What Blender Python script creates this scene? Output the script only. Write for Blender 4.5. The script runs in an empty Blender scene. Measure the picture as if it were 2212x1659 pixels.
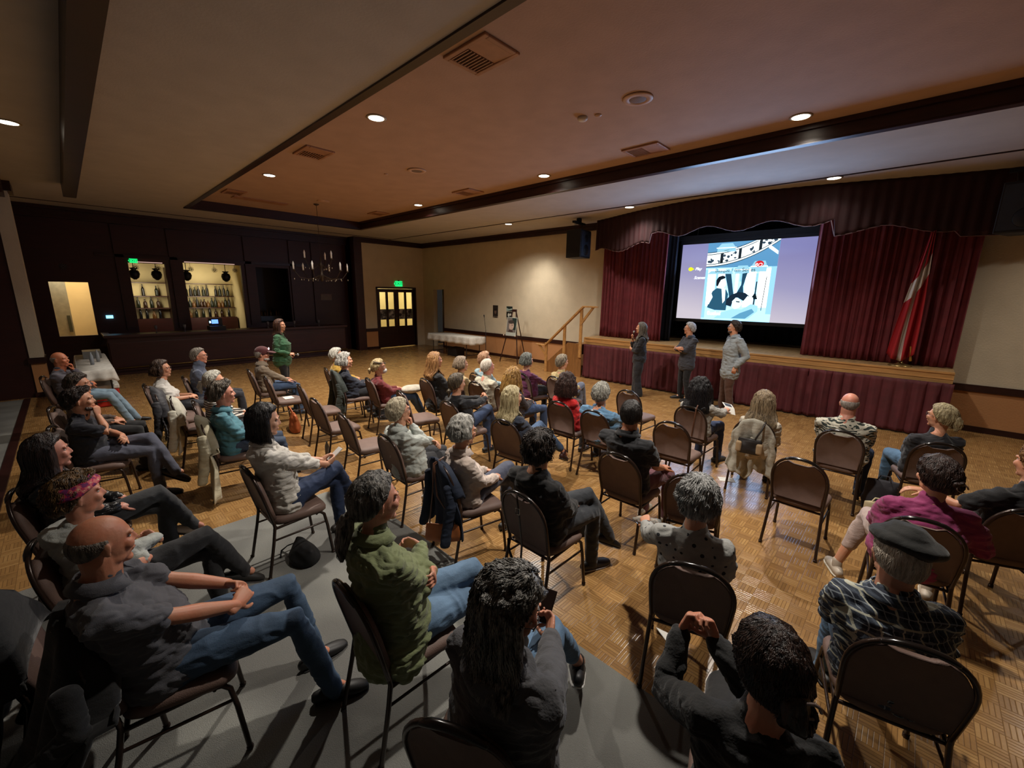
import bpy, bmesh, math, random
import numpy as np
from mathutils import Vector, Matrix, Euler
S = bpy.context.scene
C = S.collection
PI = math.pi
rad = math.radians
V3 = Vector

# ---------------------------------------------------------------- camera
F_PX, YAW, PITCH, ROLL, CAM_H = 904.4, 0.7588, 0.2134, 0.01475, 2.25
def camera():
    ca, sa, cb, sb, cc, sc = math.cos(YAW), math.sin(YAW), math.cos(PITCH), math.sin(PITCH), math.cos(ROLL), math.sin(ROLL)
    r = V3((ca, sa, 0)); f = V3((-sa, ca, 0)); u = V3((0, 0, 1))
    f2 = f*cb-u*sb; u2 = u*cb+f*sb
    r3 = r*cc+u2*sc; u3 = u2*cc-r*sc
    cam = bpy.data.cameras.new('camera'); o = bpy.data.objects.new('camera', cam); C.objects.link(o)
    cam.sensor_width = 36; cam.lens = F_PX/2212*36; cam.clip_start = .05; cam.clip_end = 100
    m = Matrix((( r3.x, u3.x, -f2.x, 0), (r3.y, u3.y, -f2.y, 0), (r3.z, u3.z, -f2.z, CAM_H), (0, 0, 0, 1)))
    o.matrix_world = m
    S.camera = o
camera()

# ---------------------------------------------------------------- exposure, world, lights
S.view_settings.view_transform = 'Standard'
S.view_settings.look = 'None'
S.view_settings.gamma = 1
S.view_settings.use_curve_mapping = False
S.view_settings.exposure = 0.72
S.cycles.use_denoising = True
S.cycles.max_bounces = 5
S.cycles.diffuse_bounces = 4
S.cycles.glossy_bounces = 3
S.cycles.transmission_bounces = 3
S.cycles.transparent_max_bounces = 6
S.cycles.caustics_reflective = False
S.cycles.caustics_refractive = False
S.cycles.sample_clamp_indirect = 4
S.cycles.adaptive_threshold = 0.02
w = bpy.data.worlds.new('world'); S.world = w; w.use_nodes = True
w.node_tree.nodes['Background'].inputs[0].default_value = (.5, .45, .4, 1)
w.node_tree.nodes['Background'].inputs[1].default_value = 0.02

WARM = (1.0, .92, .82)
def spot(name, loc, power, size=140, blend=.9, col=WARM, r=.07, target=None):
    l = bpy.data.lights.new(name, 'SPOT'); l.energy = power; l.color = col
    l.spot_size = rad(size); l.spot_blend = blend; l.shadow_soft_size = r
    o = bpy.data.objects.new(name, l); C.objects.link(o); o.location = loc
    if target: o.rotation_euler = (V3(target)-V3(loc)).to_track_quat('-Z', 'Y').to_euler()
    return o
def area(name, loc, power, sx, sy, target, col):
    l = bpy.data.lights.new(name, 'AREA'); l.energy = power; l.color = col; l.shape = 'RECTANGLE'; l.size = sx; l.size_y = sy
    o = bpy.data.objects.new(name, l); C.objects.link(o); o.location = loc
    o.rotation_euler = (V3(target)-V3(loc)).to_track_quat('-Z', 'Y').to_euler()
    return o
COFFER_LIGHTS = [(-5.34, 3.06), (-9.4, 3.06), (-9.54, 6.52), (-5.42, 6.5), (-1.39, 6.5), (-1.3, 3.06)]
SOFFIT_LIGHTS = [(-8.37, -.17), (-8.9, 9.14), (-5.08, 9.14), (-1.34, 9.11), (2.45, 9.12)]
P_COFFER = [560, 370, 290, 320, 310, 300]
P_SOFFIT = [30, 195, 80, 14, 95]
for i, (x, y) in enumerate(COFFER_LIGHTS):
    spot('downlight_lamp', (x, y, 4.36), P_COFFER[i])
for i, (x, y) in enumerate(SOFFIT_LIGHTS):
    spot('downlight_lamp', (x, y, 4.16), P_SOFFIT[i])
spot('wall_wash_lamp', (-8.7, 9.55, 4.1), 68, 62, 1, WARM, .05, (-8.75, 10.6, 1.9))  # extra spot for the soffit downlight's pool on the wall, no fixture of its own
area('back_bar_lamp', (-17.0, 1.7, 2.2), 7, .3, .8, (-18.1, 1.7, 1.75), (1, .85, .6))
area('back_bar_lamp', (-17.0, 3.3, 2.2), 11, .3, 1.4, (-18.1, 3.3, 1.75), (1, .85, .6))
area('kitchen_lamp', (-17.6, .1, 3.3), 40, 1, 1, (-18.5, .1, 1.6), (1, .86, .6))
area('lobby_lamp', (-17.0, 9.3, 3.4), 60, 1.2, 1.2, (-17.4, 9.3, 0), (1, .85, .58))

# ---------------------------------------------------------------- materials
def lin(h):
    h = h.lstrip('#'); o = []
    for i in (0, 2, 4):
        c = int(h[i:i+2], 16)/255
        o.append(c/12.92 if c <= .04045 else ((c+.055)/1.055)**2.4)
    return tuple(o)+(1,)
class NT:
    def __init__(s, name):
        s.m = bpy.data.materials.new(name); s.m.use_nodes = True; s.t = s.m.node_tree; s.n = s.t.nodes; s.l = s.t.links
        s.b = s.n['Principled BSDF']; s.tc = None
    def node(s, typ, **k):
        n = s.n.new(typ)
        for a, b in k.items():
            if a.startswith('i_'):
                q = a[2:]; q = int(q) if q.isdigit() else q.replace('_', ' ')
                if hasattr(b, 'is_output'): s.l.new(b, n.inputs[q])
                else: n.inputs[q].default_value = b
            else: setattr(n, a, b)
        return n
    def obj(s):
        if not s.tc: s.tc = s.n.new('ShaderNodeTexCoord')
        return s.tc.outputs['Object']
    def mapped(s, sc, rot=(0, 0, 0)):
        return s.node('ShaderNodeMapping', i_0=s.obj(), i_Scale=sc, i_Rotation=rot).outputs[0]
    def noise(s, sc, vec=None, detail=3, rough=.5):
        return s.node('ShaderNodeTexNoise', i_Vector=vec or s.obj(), i_Scale=sc, i_Detail=detail, i_Roughness=rough).outputs[0]
    def math(s, op, a, b=0.0, c=0.0):
        return s.node('ShaderNodeMath', operation=op, i_0=a, i_1=b, i_2=c).outputs[0]
    def ramp(s, fac, stops, interp='LINEAR'):
        r = s.node('ShaderNodeValToRGB', i_0=fac); r.color_ramp.interpolation = interp
        e = r.color_ramp.elements
        while len(e) < len(stops): e.new(.5)
        for i, (p, c) in enumerate(stops): e[i].position = p; e[i].color = c
        return r.outputs[0]
    def mix(s, f, a, b):
        n = s.node('ShaderNodeMix', data_type='RGBA')
        for i, q in ((0, f), (6, a), (7, b)):
            if hasattr(q, 'is_output'): s.l.new(q, n.inputs[i])
            else: n.inputs[i].default_value = q
        return n.outputs[2]
    def col(s, c):
        if hasattr(c, 'is_output'): s.l.new(c, s.b.inputs['Base Color'])
        else: s.b.inputs['Base Color'].default_value = c
    def setv(s, **k):
        for a, b in k.items():
            q = a.replace('_', ' ')
            if hasattr(b, 'is_output'): s.l.new(b, s.b.inputs[q])
            else: s.b.inputs[q].default_value = b
    def bump(s, h, st=.3, d=.01):
        n = s.node('ShaderNodeBump', i_Strength=st, i_Distance=d, i_Height=h)
        s.l.new(n.outputs[0], s.b.inputs['Normal'])
def scale(c, k): return (min(1, c[0]*k), min(1, c[1]*k), min(1, c[2]*k), 1)
MATS = {}
def plain(name, hexc, rough=.6, metal=0, var=.12, nsc=8, bump=0, bsc=60):
    if name in MATS: return MATS[name]
    t = NT(name); c = lin(hexc)
    n = t.noise(nsc)
    t.col(t.ramp(n, [(.3, scale(c, 1-var)), (.7, scale(c, 1+var))]))
    t.setv(Roughness=rough, Metallic=metal)
    if bump: t.bump(t.noise(bsc), bump, .004)
    MATS[name] = t.m; return t.m
def emis(name, hexc, strength):
    if name in MATS: return MATS[name]
    t = NT(name); c = lin(hexc); t.col((0.02, .02, .02, 1)); t.b.inputs['Emission Color'].default_value = c; t.b.inputs['Emission Strength'].default_value = strength
    MATS[name] = t.m; return t.m
def cloth(hexc, rough=.85, wr=.5, knit=False, shine=0):
    k = ('cloth', hexc, knit, wr, shine)
    if k in MATS: return MATS[k]
    t = NT('cloth_'+hexc.strip('#')); c = lin(hexc)
    n = t.noise(14, detail=4)
    t.col(t.ramp(n, [(.3, scale(c, .85)), (.7, scale(c, 1.12))]))
    t.setv(Roughness=rough-shine*.35)
    t.b.inputs['Sheen Weight'].default_value = .15
    big = t.noise(9, t.mapped((1.2, 1.2, 2.6)), detail=3)
    fine = t.noise(260 if not knit else 120, detail=1)
    h = t.math('ADD', t.math('MULTIPLY', big, wr*2.6), t.math('MULTIPLY', fine, .12 if not knit else .3))
    t.bump(h, .55, .012)
    MATS[k] = t.m; return t.m
def denim(hexc):
    k = ('denim', hexc)
    if k in MATS: return MATS[k]
    t = NT('denim_'+hexc.strip('#')); c = lin(hexc)
    a = t.noise(5, detail=3); b = t.noise(220, detail=1)
    t.col(t.mix(t.math('MULTIPLY', b, .5), t.ramp(a, [(.3, scale(c, .65)), (.7, scale(c, 1.35))]), scale(c, 1.7)))
    t.setv(Roughness=.85)
    t.bump(t.math('ADD', t.noise(12, t.mapped((1, 1, 2))), t.math('MULTIPLY', b, .1)), .6, .012)
    MATS[k] = t.m; return t.m
def skin(hexc):
    k = ('skin', hexc)
    if k in MATS: return MATS[k]
    t = NT('skin_'+hexc.strip('#')); c = lin(hexc)
    r = (min(1, c[0]*1.08), c[1]*.88, c[2]*.82, 1)
    t.col(t.mix(t.ramp(t.noise(16, detail=4), [(.4, (0, 0, 0, 1)), (.7, (1, 1, 1, 1))]), c, r))
    t.setv(Roughness=.5)
    t.b.inputs['Subsurface Weight'].default_value = .08
    t.b.inputs['Subsurface Radius'].default_value = (.02, .008, .004)
    t.bump(t.noise(90, detail=3), .25, .003)
    MATS[k] = t.m; return t.m
def hairmat(c1, c2, curly=False):
    k = ('hair', c1, c2, curly)
    if k in MATS: return MATS[k]
    t = NT('hair_'+c1.strip('#')); a, b = lin(c1), lin(c2)
    v = t.mapped((70, 70, 9) if not curly else (38, 38, 30))
    n = t.noise(1, v, detail=3, rough=.6)
    t.col(t.mix(t.ramp(n, [(.38, (0, 0, 0, 1)), (.62, (1, 1, 1, 1))]), a, b))
    t.setv(Roughness=.42)
    t.bump(n, .8, .01)
    MATS[k] = t.m; return t.m

# ---------------------------------------------------------------- mesh helpers
class PB:
    def __init__(s): s.v = []; s.f = []; s.mi = []; s.cur = 0
    def add(s, vs, fs):
        o = len(s.v); s.v += [tuple(p) for p in vs]
        for f in fs: s.f.append(tuple(i+o for i in f)); s.mi.append(s.cur)
    def box(s, x0, x1, y0, y1, z0, z1, m=None):
        vs = [V3((x, y, z)) for z in (z0, z1) for y in (y0, y1) for x in (x0, x1)]
        if m is not None: vs = [m @ p for p in vs]
        s.add(vs, [(0, 2, 3, 1), (4, 5, 7, 6), (0, 1, 5, 4), (2, 6, 7, 3), (0, 4, 6, 2), (1, 3, 7, 5)])
    def loft(s, rings, n=16, cap=True, dome=True):
        """rings: (centre, axis a, axis b, ra, rb)"""
        R = list(rings)
        if dome and cap:
            def ext(r, q, sg):
                c, a, b, ra, rb = r; d = (V3(r[0])-V3(q[0]))
                d = d.normalized() if d.length > 1e-6 else V3((0, 0, 1)); m = min(ra, rb)
                return [(V3(c)+d*m*k, a, b, ra*j, rb*j) for k, j in ((.5, .86), (.85, .5))]
            R = ext(R[0], R[1], -1)[::-1]+R+ext(R[-1], R[-2], 1)
        vs = []; fs = []
        for c, a, b, ra, rb in R:
            c = V3(c); a = V3(a); b = V3(b)
            for i in range(n):
                t = 2*PI*i/n; vs.append(c+a*(ra*math.cos(t))+b*(rb*math.sin(t)))
        for j in range(len(R)-1):
            for i in range(n):
                k = (i+1) % n; fs.append((j*n+i, j*n+k, (j+1)*n+k, (j+1)*n+i))
        if cap:
            o = len(vs); vs.append(V3(R[0][0])); vs.append(V3(R[-1][0]))
            for i in range(n):
                k = (i+1) % n; fs.append((o, k, i)); fs.append((o+1, (len(R)-1)*n+i, (len(R)-1)*n+k))
        s.add(vs, fs)
    def tube(s, pts, radii, n=8, cap=True, flat=1.0, up=None, dome=True):
        pts = [V3(p) for p in pts]
        if not hasattr(radii, '__len__'): radii = [radii]*len(pts)
        rings = []; a = None
        for i, p in enumerate(pts):
            d = (pts[min(i+1, len(pts)-1)]-pts[max(i-1, 0)])
            d = d.normalized() if d.length > 1e-7 else V3((0, 0, 1))
            if a is None:
                u = V3(up) if up else (V3((0, 0, 1)) if abs(d.z) < .9 else V3((1, 0, 0)))
                a = u.cross(d).normalized()
            else:
                a = (a-d*a.dot(d)); a = a.normalized() if a.length > 1e-6 else V3((1, 0, 0))
            b = d.cross(a)
            rings.append((p, a, b, radii[i], radii[i]*flat))
        s.loft(rings, n, cap, dome)
    def ell(s, c, r, rot=None, n=16, m=10):
        c = V3(c); rot = rot or Matrix.Identity(3)
        vs = [c+rot @ V3((0, 0, r[2]))]; fs = []
        for j in range(1, m):
            e = PI*j/m
            for i in range(n):
                t = 2*PI*i/n
                vs.append(c+rot @ V3((r[0]*math.sin(e)*math.cos(t), r[1]*math.sin(e)*math.sin(t), r[2]*math.cos(e))))
        vs.append(c+rot @ V3((0, 0, -r[2])))
        for i in range(n):
            k = (i+1) % n; fs.append((0, 1+i, 1+k))
            for j in range(m-2): fs.append((1+j*n+i, 1+(j+1)*n+i, 1+(j+1)*n+k, 1+j*n+k))
            fs.append((len(vs)-1, 1+(m-2)*n+k, 1+(m-2)*n+i))
        s.add(vs, fs)
    def lathe(s, c, prof, n=16, axis='z'):
        c = V3(c); vs = []; fs = []
        for r, z in prof:
            for i in range(n):
                t = 2*PI*i/n; p = V3((r*math.cos(t), r*math.sin(t), z))
                if axis == 'y': p = V3((p.x, p.z, p.y))
                if axis == 'x': p = V3((p.z, p.x, p.y))
                vs.append(c+p)
        for j in range(len(prof)-1):
            for i in range(n):
                k = (i+1) % n; fs.append((j*n+i, j*n+k, (j+1)*n+k, (j+1)*n+i))
        fs.append(tuple(range(n))[::-1]); fs.append(tuple((len(prof)-1)*n+i for i in range(n)))
        s.add(vs, fs)
    def grid(s, P):
        """P[j][i] open sheet"""
        h = len(P); w_ = len(P[0]); vs = [p for r in P for p in r]
        fs = [(j*w_+i, j*w_+i+1, (j+1)*w_+i+1, (j+1)*w_+i) for j in range(h-1) for i in range(w_-1)]
        s.add(vs, fs)
    def quad(s, a, b, c, d): s.add([a, b, c, d], [(0, 1, 2, 3)])
    def prism(s, poly, y0, y1, ax='y'):
        """poly in (u,v); extruded along ax"""
        def P(u, v, t):
            return {'y': (u, t, v), 'x': (t, u, v), 'z': (u, v, t)}[ax]
        n = len(poly); vs = [P(u, v, y0) for u, v in poly]+[P(u, v, y1) for u, v in poly]
        fs = [tuple(range(n)), tuple(range(2*n-1, n-1, -1))]+[(i, (i+1) % n, n+(i+1) % n, n+i) for i in range(n)]
        s.add(vs, fs)

def mk(name, pb, mats, parent=None, smooth=True, fix=True):
    me = bpy.data.meshes.new(name)
    me.from_pydata([tuple(v) for v in pb.v], [], pb.f)
    for m in (mats if isinstance(mats, (list, tuple)) else [mats]): me.materials.append(m)
    if pb.mi and max(pb.mi) > 0: me.polygons.foreach_set('material_index', pb.mi)
    if fix:
        bm = bmesh.new(); bm.from_mesh(me); bmesh.ops.recalc_face_normals(bm, faces=bm.faces); bm.to_mesh(me); bm.free()
    if smooth:
        me.polygons.foreach_set('use_smooth', [True]*len(me.polygons))
        if smooth == 'auto': me.set_sharp_from_angle(angle=rad(35))
    me.update()
    o = bpy.data.objects.new(name, me); C.objects.link(o)
    if parent: o.parent = parent
    return o
def bev(o, w_=.005, seg=2):
    m = o.modifiers.new('bevel', 'BEVEL'); m.width = w_; m.segments = seg; m.limit_method = 'ANGLE'; return o
def tag(o, label=None, cat=None, group=None, kind=None):
    if label: o['label'] = label
    if cat: o['category'] = cat
    if group: o['group'] = group
    if kind: o['kind'] = kind
    return o
def empty(name, loc, rz=0, label=None, cat=None, group=None):
    o = bpy.data.objects.new(name, None); C.objects.link(o); o.location = loc; o.rotation_euler = (0, 0, rz); o.empty_display_size = .1
    return tag(o, label, cat, group)
def struct(name, pb, mats, smooth=False, label=None, parent=None):
    o = mk(name, pb, mats, parent, smooth); o['kind'] = 'structure'
    if label: o['label'] = label
    return o
def sbox(name, b, m, label=None):
    p = PB(); p.box(*b); return struct(name, p, m, label=label)

def vnoise(P, seed=0):
    P = np.asarray(P, float)+seed*17.31
    i = np.floor(P).astype(np.int64); f = P-i; u = f*f*(3-2*f)
    def h(x, y, z):
        n = (x*374761393+y*668265263+z*2147483647+seed*1274126177) & 0x7fffffff
        n = ((n ^ (n >> 13))*1274126177) & 0x7fffffff
        return ((n ^ (n >> 16)) & 0xffff)/65535.0*2-1
    r = 0
    for dx in (0, 1):
        for dy in (0, 1):
            for dz in (0, 1):
                wt = (u[:, 0] if dx else 1-u[:, 0])*(u[:, 1] if dy else 1-u[:, 1])*(u[:, 2] if dz else 1-u[:, 2])
                r = r+wt*h(i[:, 0]+dx, i[:, 1]+dy, i[:, 2]+dz)
    return r
def vox(pb, size, smooth=2):
    me = bpy.data.meshes.new('tmp'); me.from_pydata(pb.v, [], pb.f)
    bm = bmesh.new(); bm.from_mesh(me); bmesh.ops.recalc_face_normals(bm, faces=bm.faces); bm.to_mesh(me); bm.free()
    o = bpy.data.objects.new('tmp', me); C.objects.link(o)
    m = o.modifiers.new('r', 'REMESH'); m.mode = 'VOXEL'; m.voxel_size = size
    dg = bpy.context.evaluated_depsgraph_get(); ev = o.evaluated_get(dg)
    m2 = ev.to_mesh()
    n = len(m2.vertices); Vt = np.empty(n*3, np.float32); m2.vertices.foreach_get('co', Vt); Vt = Vt.reshape(-1, 3).astype(float)
    nl = len(m2.loops); L = np.empty(nl, np.int32); m2.loops.foreach_get('vertex_index', L)
    Fq = L.reshape(-1, 4)
    ev.to_mesh_clear(); bpy.data.objects.remove(o); bpy.data.meshes.remove(me)
    if smooth: Vt = lap(Vt, Fq, smooth)
    return Vt, Fq
def lap(Vt, Fq, it):
    a = np.concatenate([Fq[:, 0], Fq[:, 1], Fq[:, 2], Fq[:, 3]]); b = np.concatenate([Fq[:, 1], Fq[:, 2], Fq[:, 3], Fq[:, 0]])
    n = len(Vt); cnt = np.maximum(np.bincount(a, minlength=n)+np.bincount(b, minlength=n), 1)
    for _ in range(it):
        S_ = np.stack([np.bincount(a, Vt[b, k], n)+np.bincount(b, Vt[a, k], n) for k in range(3)], 1)/cnt[:, None]
        Vt = Vt*.45+S_*.55
    return Vt
def vnormals(Vt, Fq):
    n = np.cross(Vt[Fq[:, 2]]-Vt[Fq[:, 0]], Vt[Fq[:, 3]]-Vt[Fq[:, 1]])
    N = np.stack([sum(np.bincount(Fq[:, j], n[:, k], len(Vt)) for j in range(4)) for k in range(3)], 1)
    return N/np.maximum(np.linalg.norm(N, axis=1), 1e-9)[:, None]
def mk_np(name, chunks, mats, parent=None):
    """chunks: list of (V,F4) arrays or (V, F4, matindex)"""
    Vs = []; Fs = []; Ms = []; o = 0
    for ch in chunks:
        Vt, Fq = ch[0], ch[1]; Vs.append(Vt); Fs.append(Fq+o); o += len(Vt); Ms.append(np.full(len(Fq), ch[2] if len(ch) > 2 else 0, np.int32))
    Vt = np.concatenate(Vs).astype(np.float32); Fq = np.concatenate(Fs).astype(np.int32); Ms = np.concatenate(Ms)
    me = bpy.data.meshes.new(name); me.vertices.add(len(Vt)); me.vertices.foreach_set('co', Vt.ravel())
    me.loops.add(len(Fq)*4); me.loops.foreach_set('vertex_index', Fq.ravel())
    me.polygons.add(len(Fq)); me.polygons.foreach_set('loop_start', np.arange(0, len(Fq)*4, 4, dtype=np.int32))
    for m in (mats if isinstance(mats, (list, tuple)) else [mats]): me.materials.append(m)
    me.polygons.foreach_set('material_index', Ms); me.polygons.foreach_set('use_smooth', np.ones(len(Fq), bool))
    me.update(calc_edges=True)
    ob = bpy.data.objects.new(name, me); C.objects.link(ob)
    if parent: ob.parent = parent
    return ob
# ---------------------------------------------------------------- room materials
def wall_mat(name, h1, tex=1.0, rough=.8):
    if name in MATS: return MATS[name]
    t = NT(name); c = lin(h1)
    t.col(t.ramp(t.noise(3, detail=4), [(.3, scale(c, .94)), (.7, scale(c, 1.05))])); t.setv(Roughness=rough)
    t.bump(t.noise(45, detail=4), .35*tex, .01); MATS[name] = t.m; return t.m
M_CREAM = wall_mat('cream_wall_paint', 'cdc0a6')
M_TERRA = wall_mat('terracotta_wall_paint', 'b88455')
M_SOFF = wall_mat('cream_ceiling_paint', 'b9b3ac', .5)
M_COFF = wall_mat('tan_coffer_paint', 'b6967f', .5)
def wood_dark():
    t = NT('dark_mahogany'); c = lin('2e1410')
    t.col(t.ramp(t.noise(2.5, t.mapped((1, 1, 9)), detail=5), [(.3, scale(c, .6)), (.7, scale(c, 1.3))])); t.setv(Roughness=.38)
    MATS['dark_mahogany'] = t.m; return t.m
M_DARK = wood_dark()
def wood_light(name='oak_wood', hexc='b07a3a', sc=(9, 1.2, 9)):
    if name in MATS: return MATS[name]
    t = NT(name); c = lin(hexc)
    t.col(t.ramp(t.noise(2, t.mapped(sc), detail=5, rough=.6), [(.3, scale(c, .72)), (.7, scale(c, 1.2))])); t.setv(Roughness=.45)
    MATS[name] = t.m; return t.m
M_OAK = wood_light(hexc='c4945a', sc=(1.2, 9, 9))
def parquet():
    t = NT('finger_parquet'); T_ = .115; N_ = 5
    sx = t.node('ShaderNodeSeparateXYZ', i_0=t.obj())
    X = t.math('DIVIDE', sx.outputs[0], T_); Y = t.math('DIVIDE', sx.outputs[1], T_)
    fx = t.math('FLOOR', X); fy = t.math('FLOOR', Y)
    par = t.math('FLOORED_MODULO', t.math('ADD', fx, fy), 2.0)
    ux = t.math('FRACT', X); uy = t.math('FRACT', Y)
    inv = t.math('SUBTRACT', 1.0, par)
    a = t.math('ADD', t.math('MULTIPLY', ux, par), t.math('MULTIPLY', uy, inv))   # across fingers
    b = t.math('ADD', t.math('MULTIPLY', uy, par), t.math('MULTIPLY', ux, inv))
    k = t.math('MULTIPLY', a, float(N_)); ki = t.math('FLOOR', k); kf = t.math('FRACT', k)
    cv = t.node('ShaderNodeCombineXYZ', i_0=fx, i_1=fy, i_2=ki)
    wn = t.node('ShaderNodeTexWhiteNoise', noise_dimensions='3D', i_Vector=cv.outputs[0]).outputs[0]
    tv = t.node('ShaderNodeCombineXYZ', i_0=fx, i_1=fy, i_2=9.0)
    wt = t.node('ShaderNodeTexWhiteNoise', noise_dimensions='3D', i_Vector=tv.outputs[0]).outputs[0]
    v = t.math('ADD', t.math('ADD', t.math('MULTIPLY', wn, .42), t.math('MULTIPLY', wt, .30)), t.math('MULTIPLY', t.noise(60, detail=2), .3))
    base = t.ramp(v, [(.10, lin('7e5a32')), (.5, lin('9c7444')), (.9, lin('b48e5a'))])
    e1 = t.math('MINIMUM', kf, t.math('SUBTRACT', 1.0, kf)); e2 = t.math('MINIMUM', b, t.math('SUBTRACT', 1.0, b))
    gap = t.math('MINIMUM', t.math('MULTIPLY', e1, .9), t.math('MULTIPLY', e2, 5.0))
    gm = t.ramp(gap, [(.02, (0, 0, 0, 1)), (.12, (1, 1, 1, 1))])
    wear = t.noise(.8, detail=4)
    base = t.mix(t.math('MULTIPLY', wear, .35), base, lin('94774e'))
    t.col(t.mix(gm, lin('6e5030'), base))
    t.setv(Roughness=t.math('ADD', t.math('MULTIPLY', t.noise(7, detail=4), .18), .15))
    t.bump(gm, .25, .002)
    return t.m
def carpet():
    t = NT('grey_carpet')
    c = t.ramp(t.noise(1.1, detail=2), [(.42, lin('6e6d69')), (.52, lin('82827d')), (.62, lin('93938c'))])  # broad light and dark patches, mostly shadows put into the carpet colour
    f = t.noise(320, detail=2)
    t.col(t.mix(t.math('MULTIPLY', f, .6), c, lin('5c5c58'))); t.setv(Roughness=.97); t.bump(t.noise(260, detail=2), .8, .006)
    return t.m
M_CARPET = carpet()
# ---------------------------------------------------------------- shell
XE, YS_ = 6.5, -4.2
p = PB(); p.box(-20, XE, YS_, 14.5, -.1, 0); struct('floor', p, parquet(), label='honey-brown finger parquet dance floor')
p = PB(); p.prism([(-4.55, YS_), (XE, YS_), (XE, 2.0), (-4.3, 2.0), (-4.55, 1.75)], .0005, .006, 'z'); struct('floor_carpet', p, M_CARPET, label='grey carpet under the rear rows of chairs')
p = PB(); p.box(-12.8, -4.55, YS_, -.85, .0005, .006); struct('floor_carpet', p, M_CARPET, label='grey carpet beyond the parquet edge at the far left')
sbox('trim_1', (-12.8, -4.55, -.85, -.76, 0, .02), M_DARK, 'dark wooden strip at the carpet edge')
# ceiling: soffit ring around the raised coffer
CZ, CR = 4.2, 4.4
p = PB()
p.box(-20, XE, YS_, 2.4, CZ, CZ+.3); p.box(-20, XE, 6.95, 10.65, CZ, CZ+.3); p.box(-20, -13.4, 2.4, 6.95, CZ, CZ+.3)
struct('ceiling', p, M_SOFF, label='cream lower ceiling around the raised centre')
sbox('ceiling_coffer', (-13.4, XE, 2.4, 6.95, CR, CR+.1), M_COFF, 'tan raised ceiling panel above the dance floor')
p = PB(); p.box(-13.4, XE, 6.87, 6.95, CZ-.004, CR); p.box(-13.4, XE, 6.83, 6.87, CR-.06, CR); p.box(-13.46, XE, 6.87, 6.99, CZ-.02, CZ)
struct('trim_2', p, M_DARK, label='dark wood edge of the raised ceiling on the stage side')
p = PB(); p.box(-13.4, XE, 2.40, 2.46, CZ-.004, CR); p.box(-13.46, XE, 2.35, 2.44, CZ-.02, CZ); struct('trim_3', p, M_DARK, label='dark wood edge of the raised ceiling near the camera')
p = PB(); p.box(-13.4, -13.32, 2.46, 6.87, CZ-.004, CR); p.box(-13.48, -13.36, 2.35, 6.99, CZ-.02, CZ); struct('trim_4', p, M_DARK, label='dark wood edge of the raised ceiling on the bar side')
sbox('trim_5', (-15.4, XE, 8.98, 9.02, CZ-.012, CZ), M_DARK, 'thin dark strip along the ceiling before the stage')
sbox('trim_6', (-15.0, -14.97, -3, 9, CZ-.012, CZ), M_DARK, 'thin dark strip along the ceiling before the bar')
sbox('ceiling_beam', (-12.3, XE, .27, .45, 3.95, CZ), M_DARK, 'dark wooden ceiling beam at the upper left')
# stage wall
YN = 10.65
p = PB(); p.box(-15.4, -14.7, YN, YN+.2, 0, CZ); p.box(-14.7, -14.03, YN, YN+.2, 2.35, CZ); p.box(-14.03, -6.3, YN, YN+.2, 0, CZ)
p.box(-14.9, -13.8, YN+1.0, YN+1.1, 0, 2.6)
struct('wall_back', p, M_CREAM, label='cream textured wall beside the stage')
p = PB(); p.box(.62, XE, YN, YN+.2, 0, CZ); struct('wall_back_right', p, M_CREAM, label='cream wall right of the stage')
p = PB(); p.box(-6.3, .62, YN, YN+.2, 3.9, CZ); struct('wall_back_top', p, M_CREAM)
p = PB(); p.box(-14.0, -6.3, YN-.012, YN, .1, .70); p.box(.62, XE, YN-.012, YN, .1, .70); struct('wall_dado', p, M_TERRA, label='terracotta painted lower wall')
p = PB()
for a, b in ((-14.0, -6.3), (.62, XE)): p.box(a, b, YN-.035, YN, .70, .82)
struct('trim_7', p, M_DARK, label='dark chair rail on the stage wall')
p = PB()
for a, b in ((-14.0, -7.75), (.80, XE)): p.box(a, b, YN-.03, YN, 0, .10)
struct('baseboard_back', p, M_DARK)
p = PB()
p.prism([(-15.4, 4.02), (-15.4, 4.2)], 0, 0) if False else None
p.box(-15.4, XE, YN-.09, YN, 4.02, 4.2); p.box(-15.4, XE, YN-.13, YN-.09, 4.13, 4.2); struct('trim_8', p, M_DARK, label='dark crown moulding above the stage wall')
sbox('trim_9', (-14.05, -13.98, YN-.03, YN+.8, 0, 2.36), M_DARK, 'dark jamb of the recess in the corner')
# door wall
XW = -15.4
p = PB(); p.box(XW-.2, XW, 7.95, 8.5, 0, CZ); p.box(XW-.2, XW, 10.2, YN, 0, CZ); p.box(XW-.2, XW, 8.5, 10.2, 2.36, CZ)
struct('wall_left', p, M_CREAM, label='cream wall around the double doors')
p = PB(); p.box(XW, XW+.012, 7.95, 8.48, .1, .70); struct('wall_dado', p, M_TERRA)
p = PB(); p.box(XW, XW+.035, 7.95, 8.48, .70, .82); struct('trim_10', p, M_DARK)
p = PB(); p.box(XW, XW+.03, 7.95, 8.48, 0, .1); struct('baseboard_left', p, M_DARK)
p = PB(); p.box(XW, XW+.09, 7.6, YN, 4.02, 4.2); p.box(XW+.09, XW+.13, 7.6, YN, 4.13, 4.2); struct('trim_11', p, M_DARK, label='dark crown moulding above the double doors')
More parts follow.
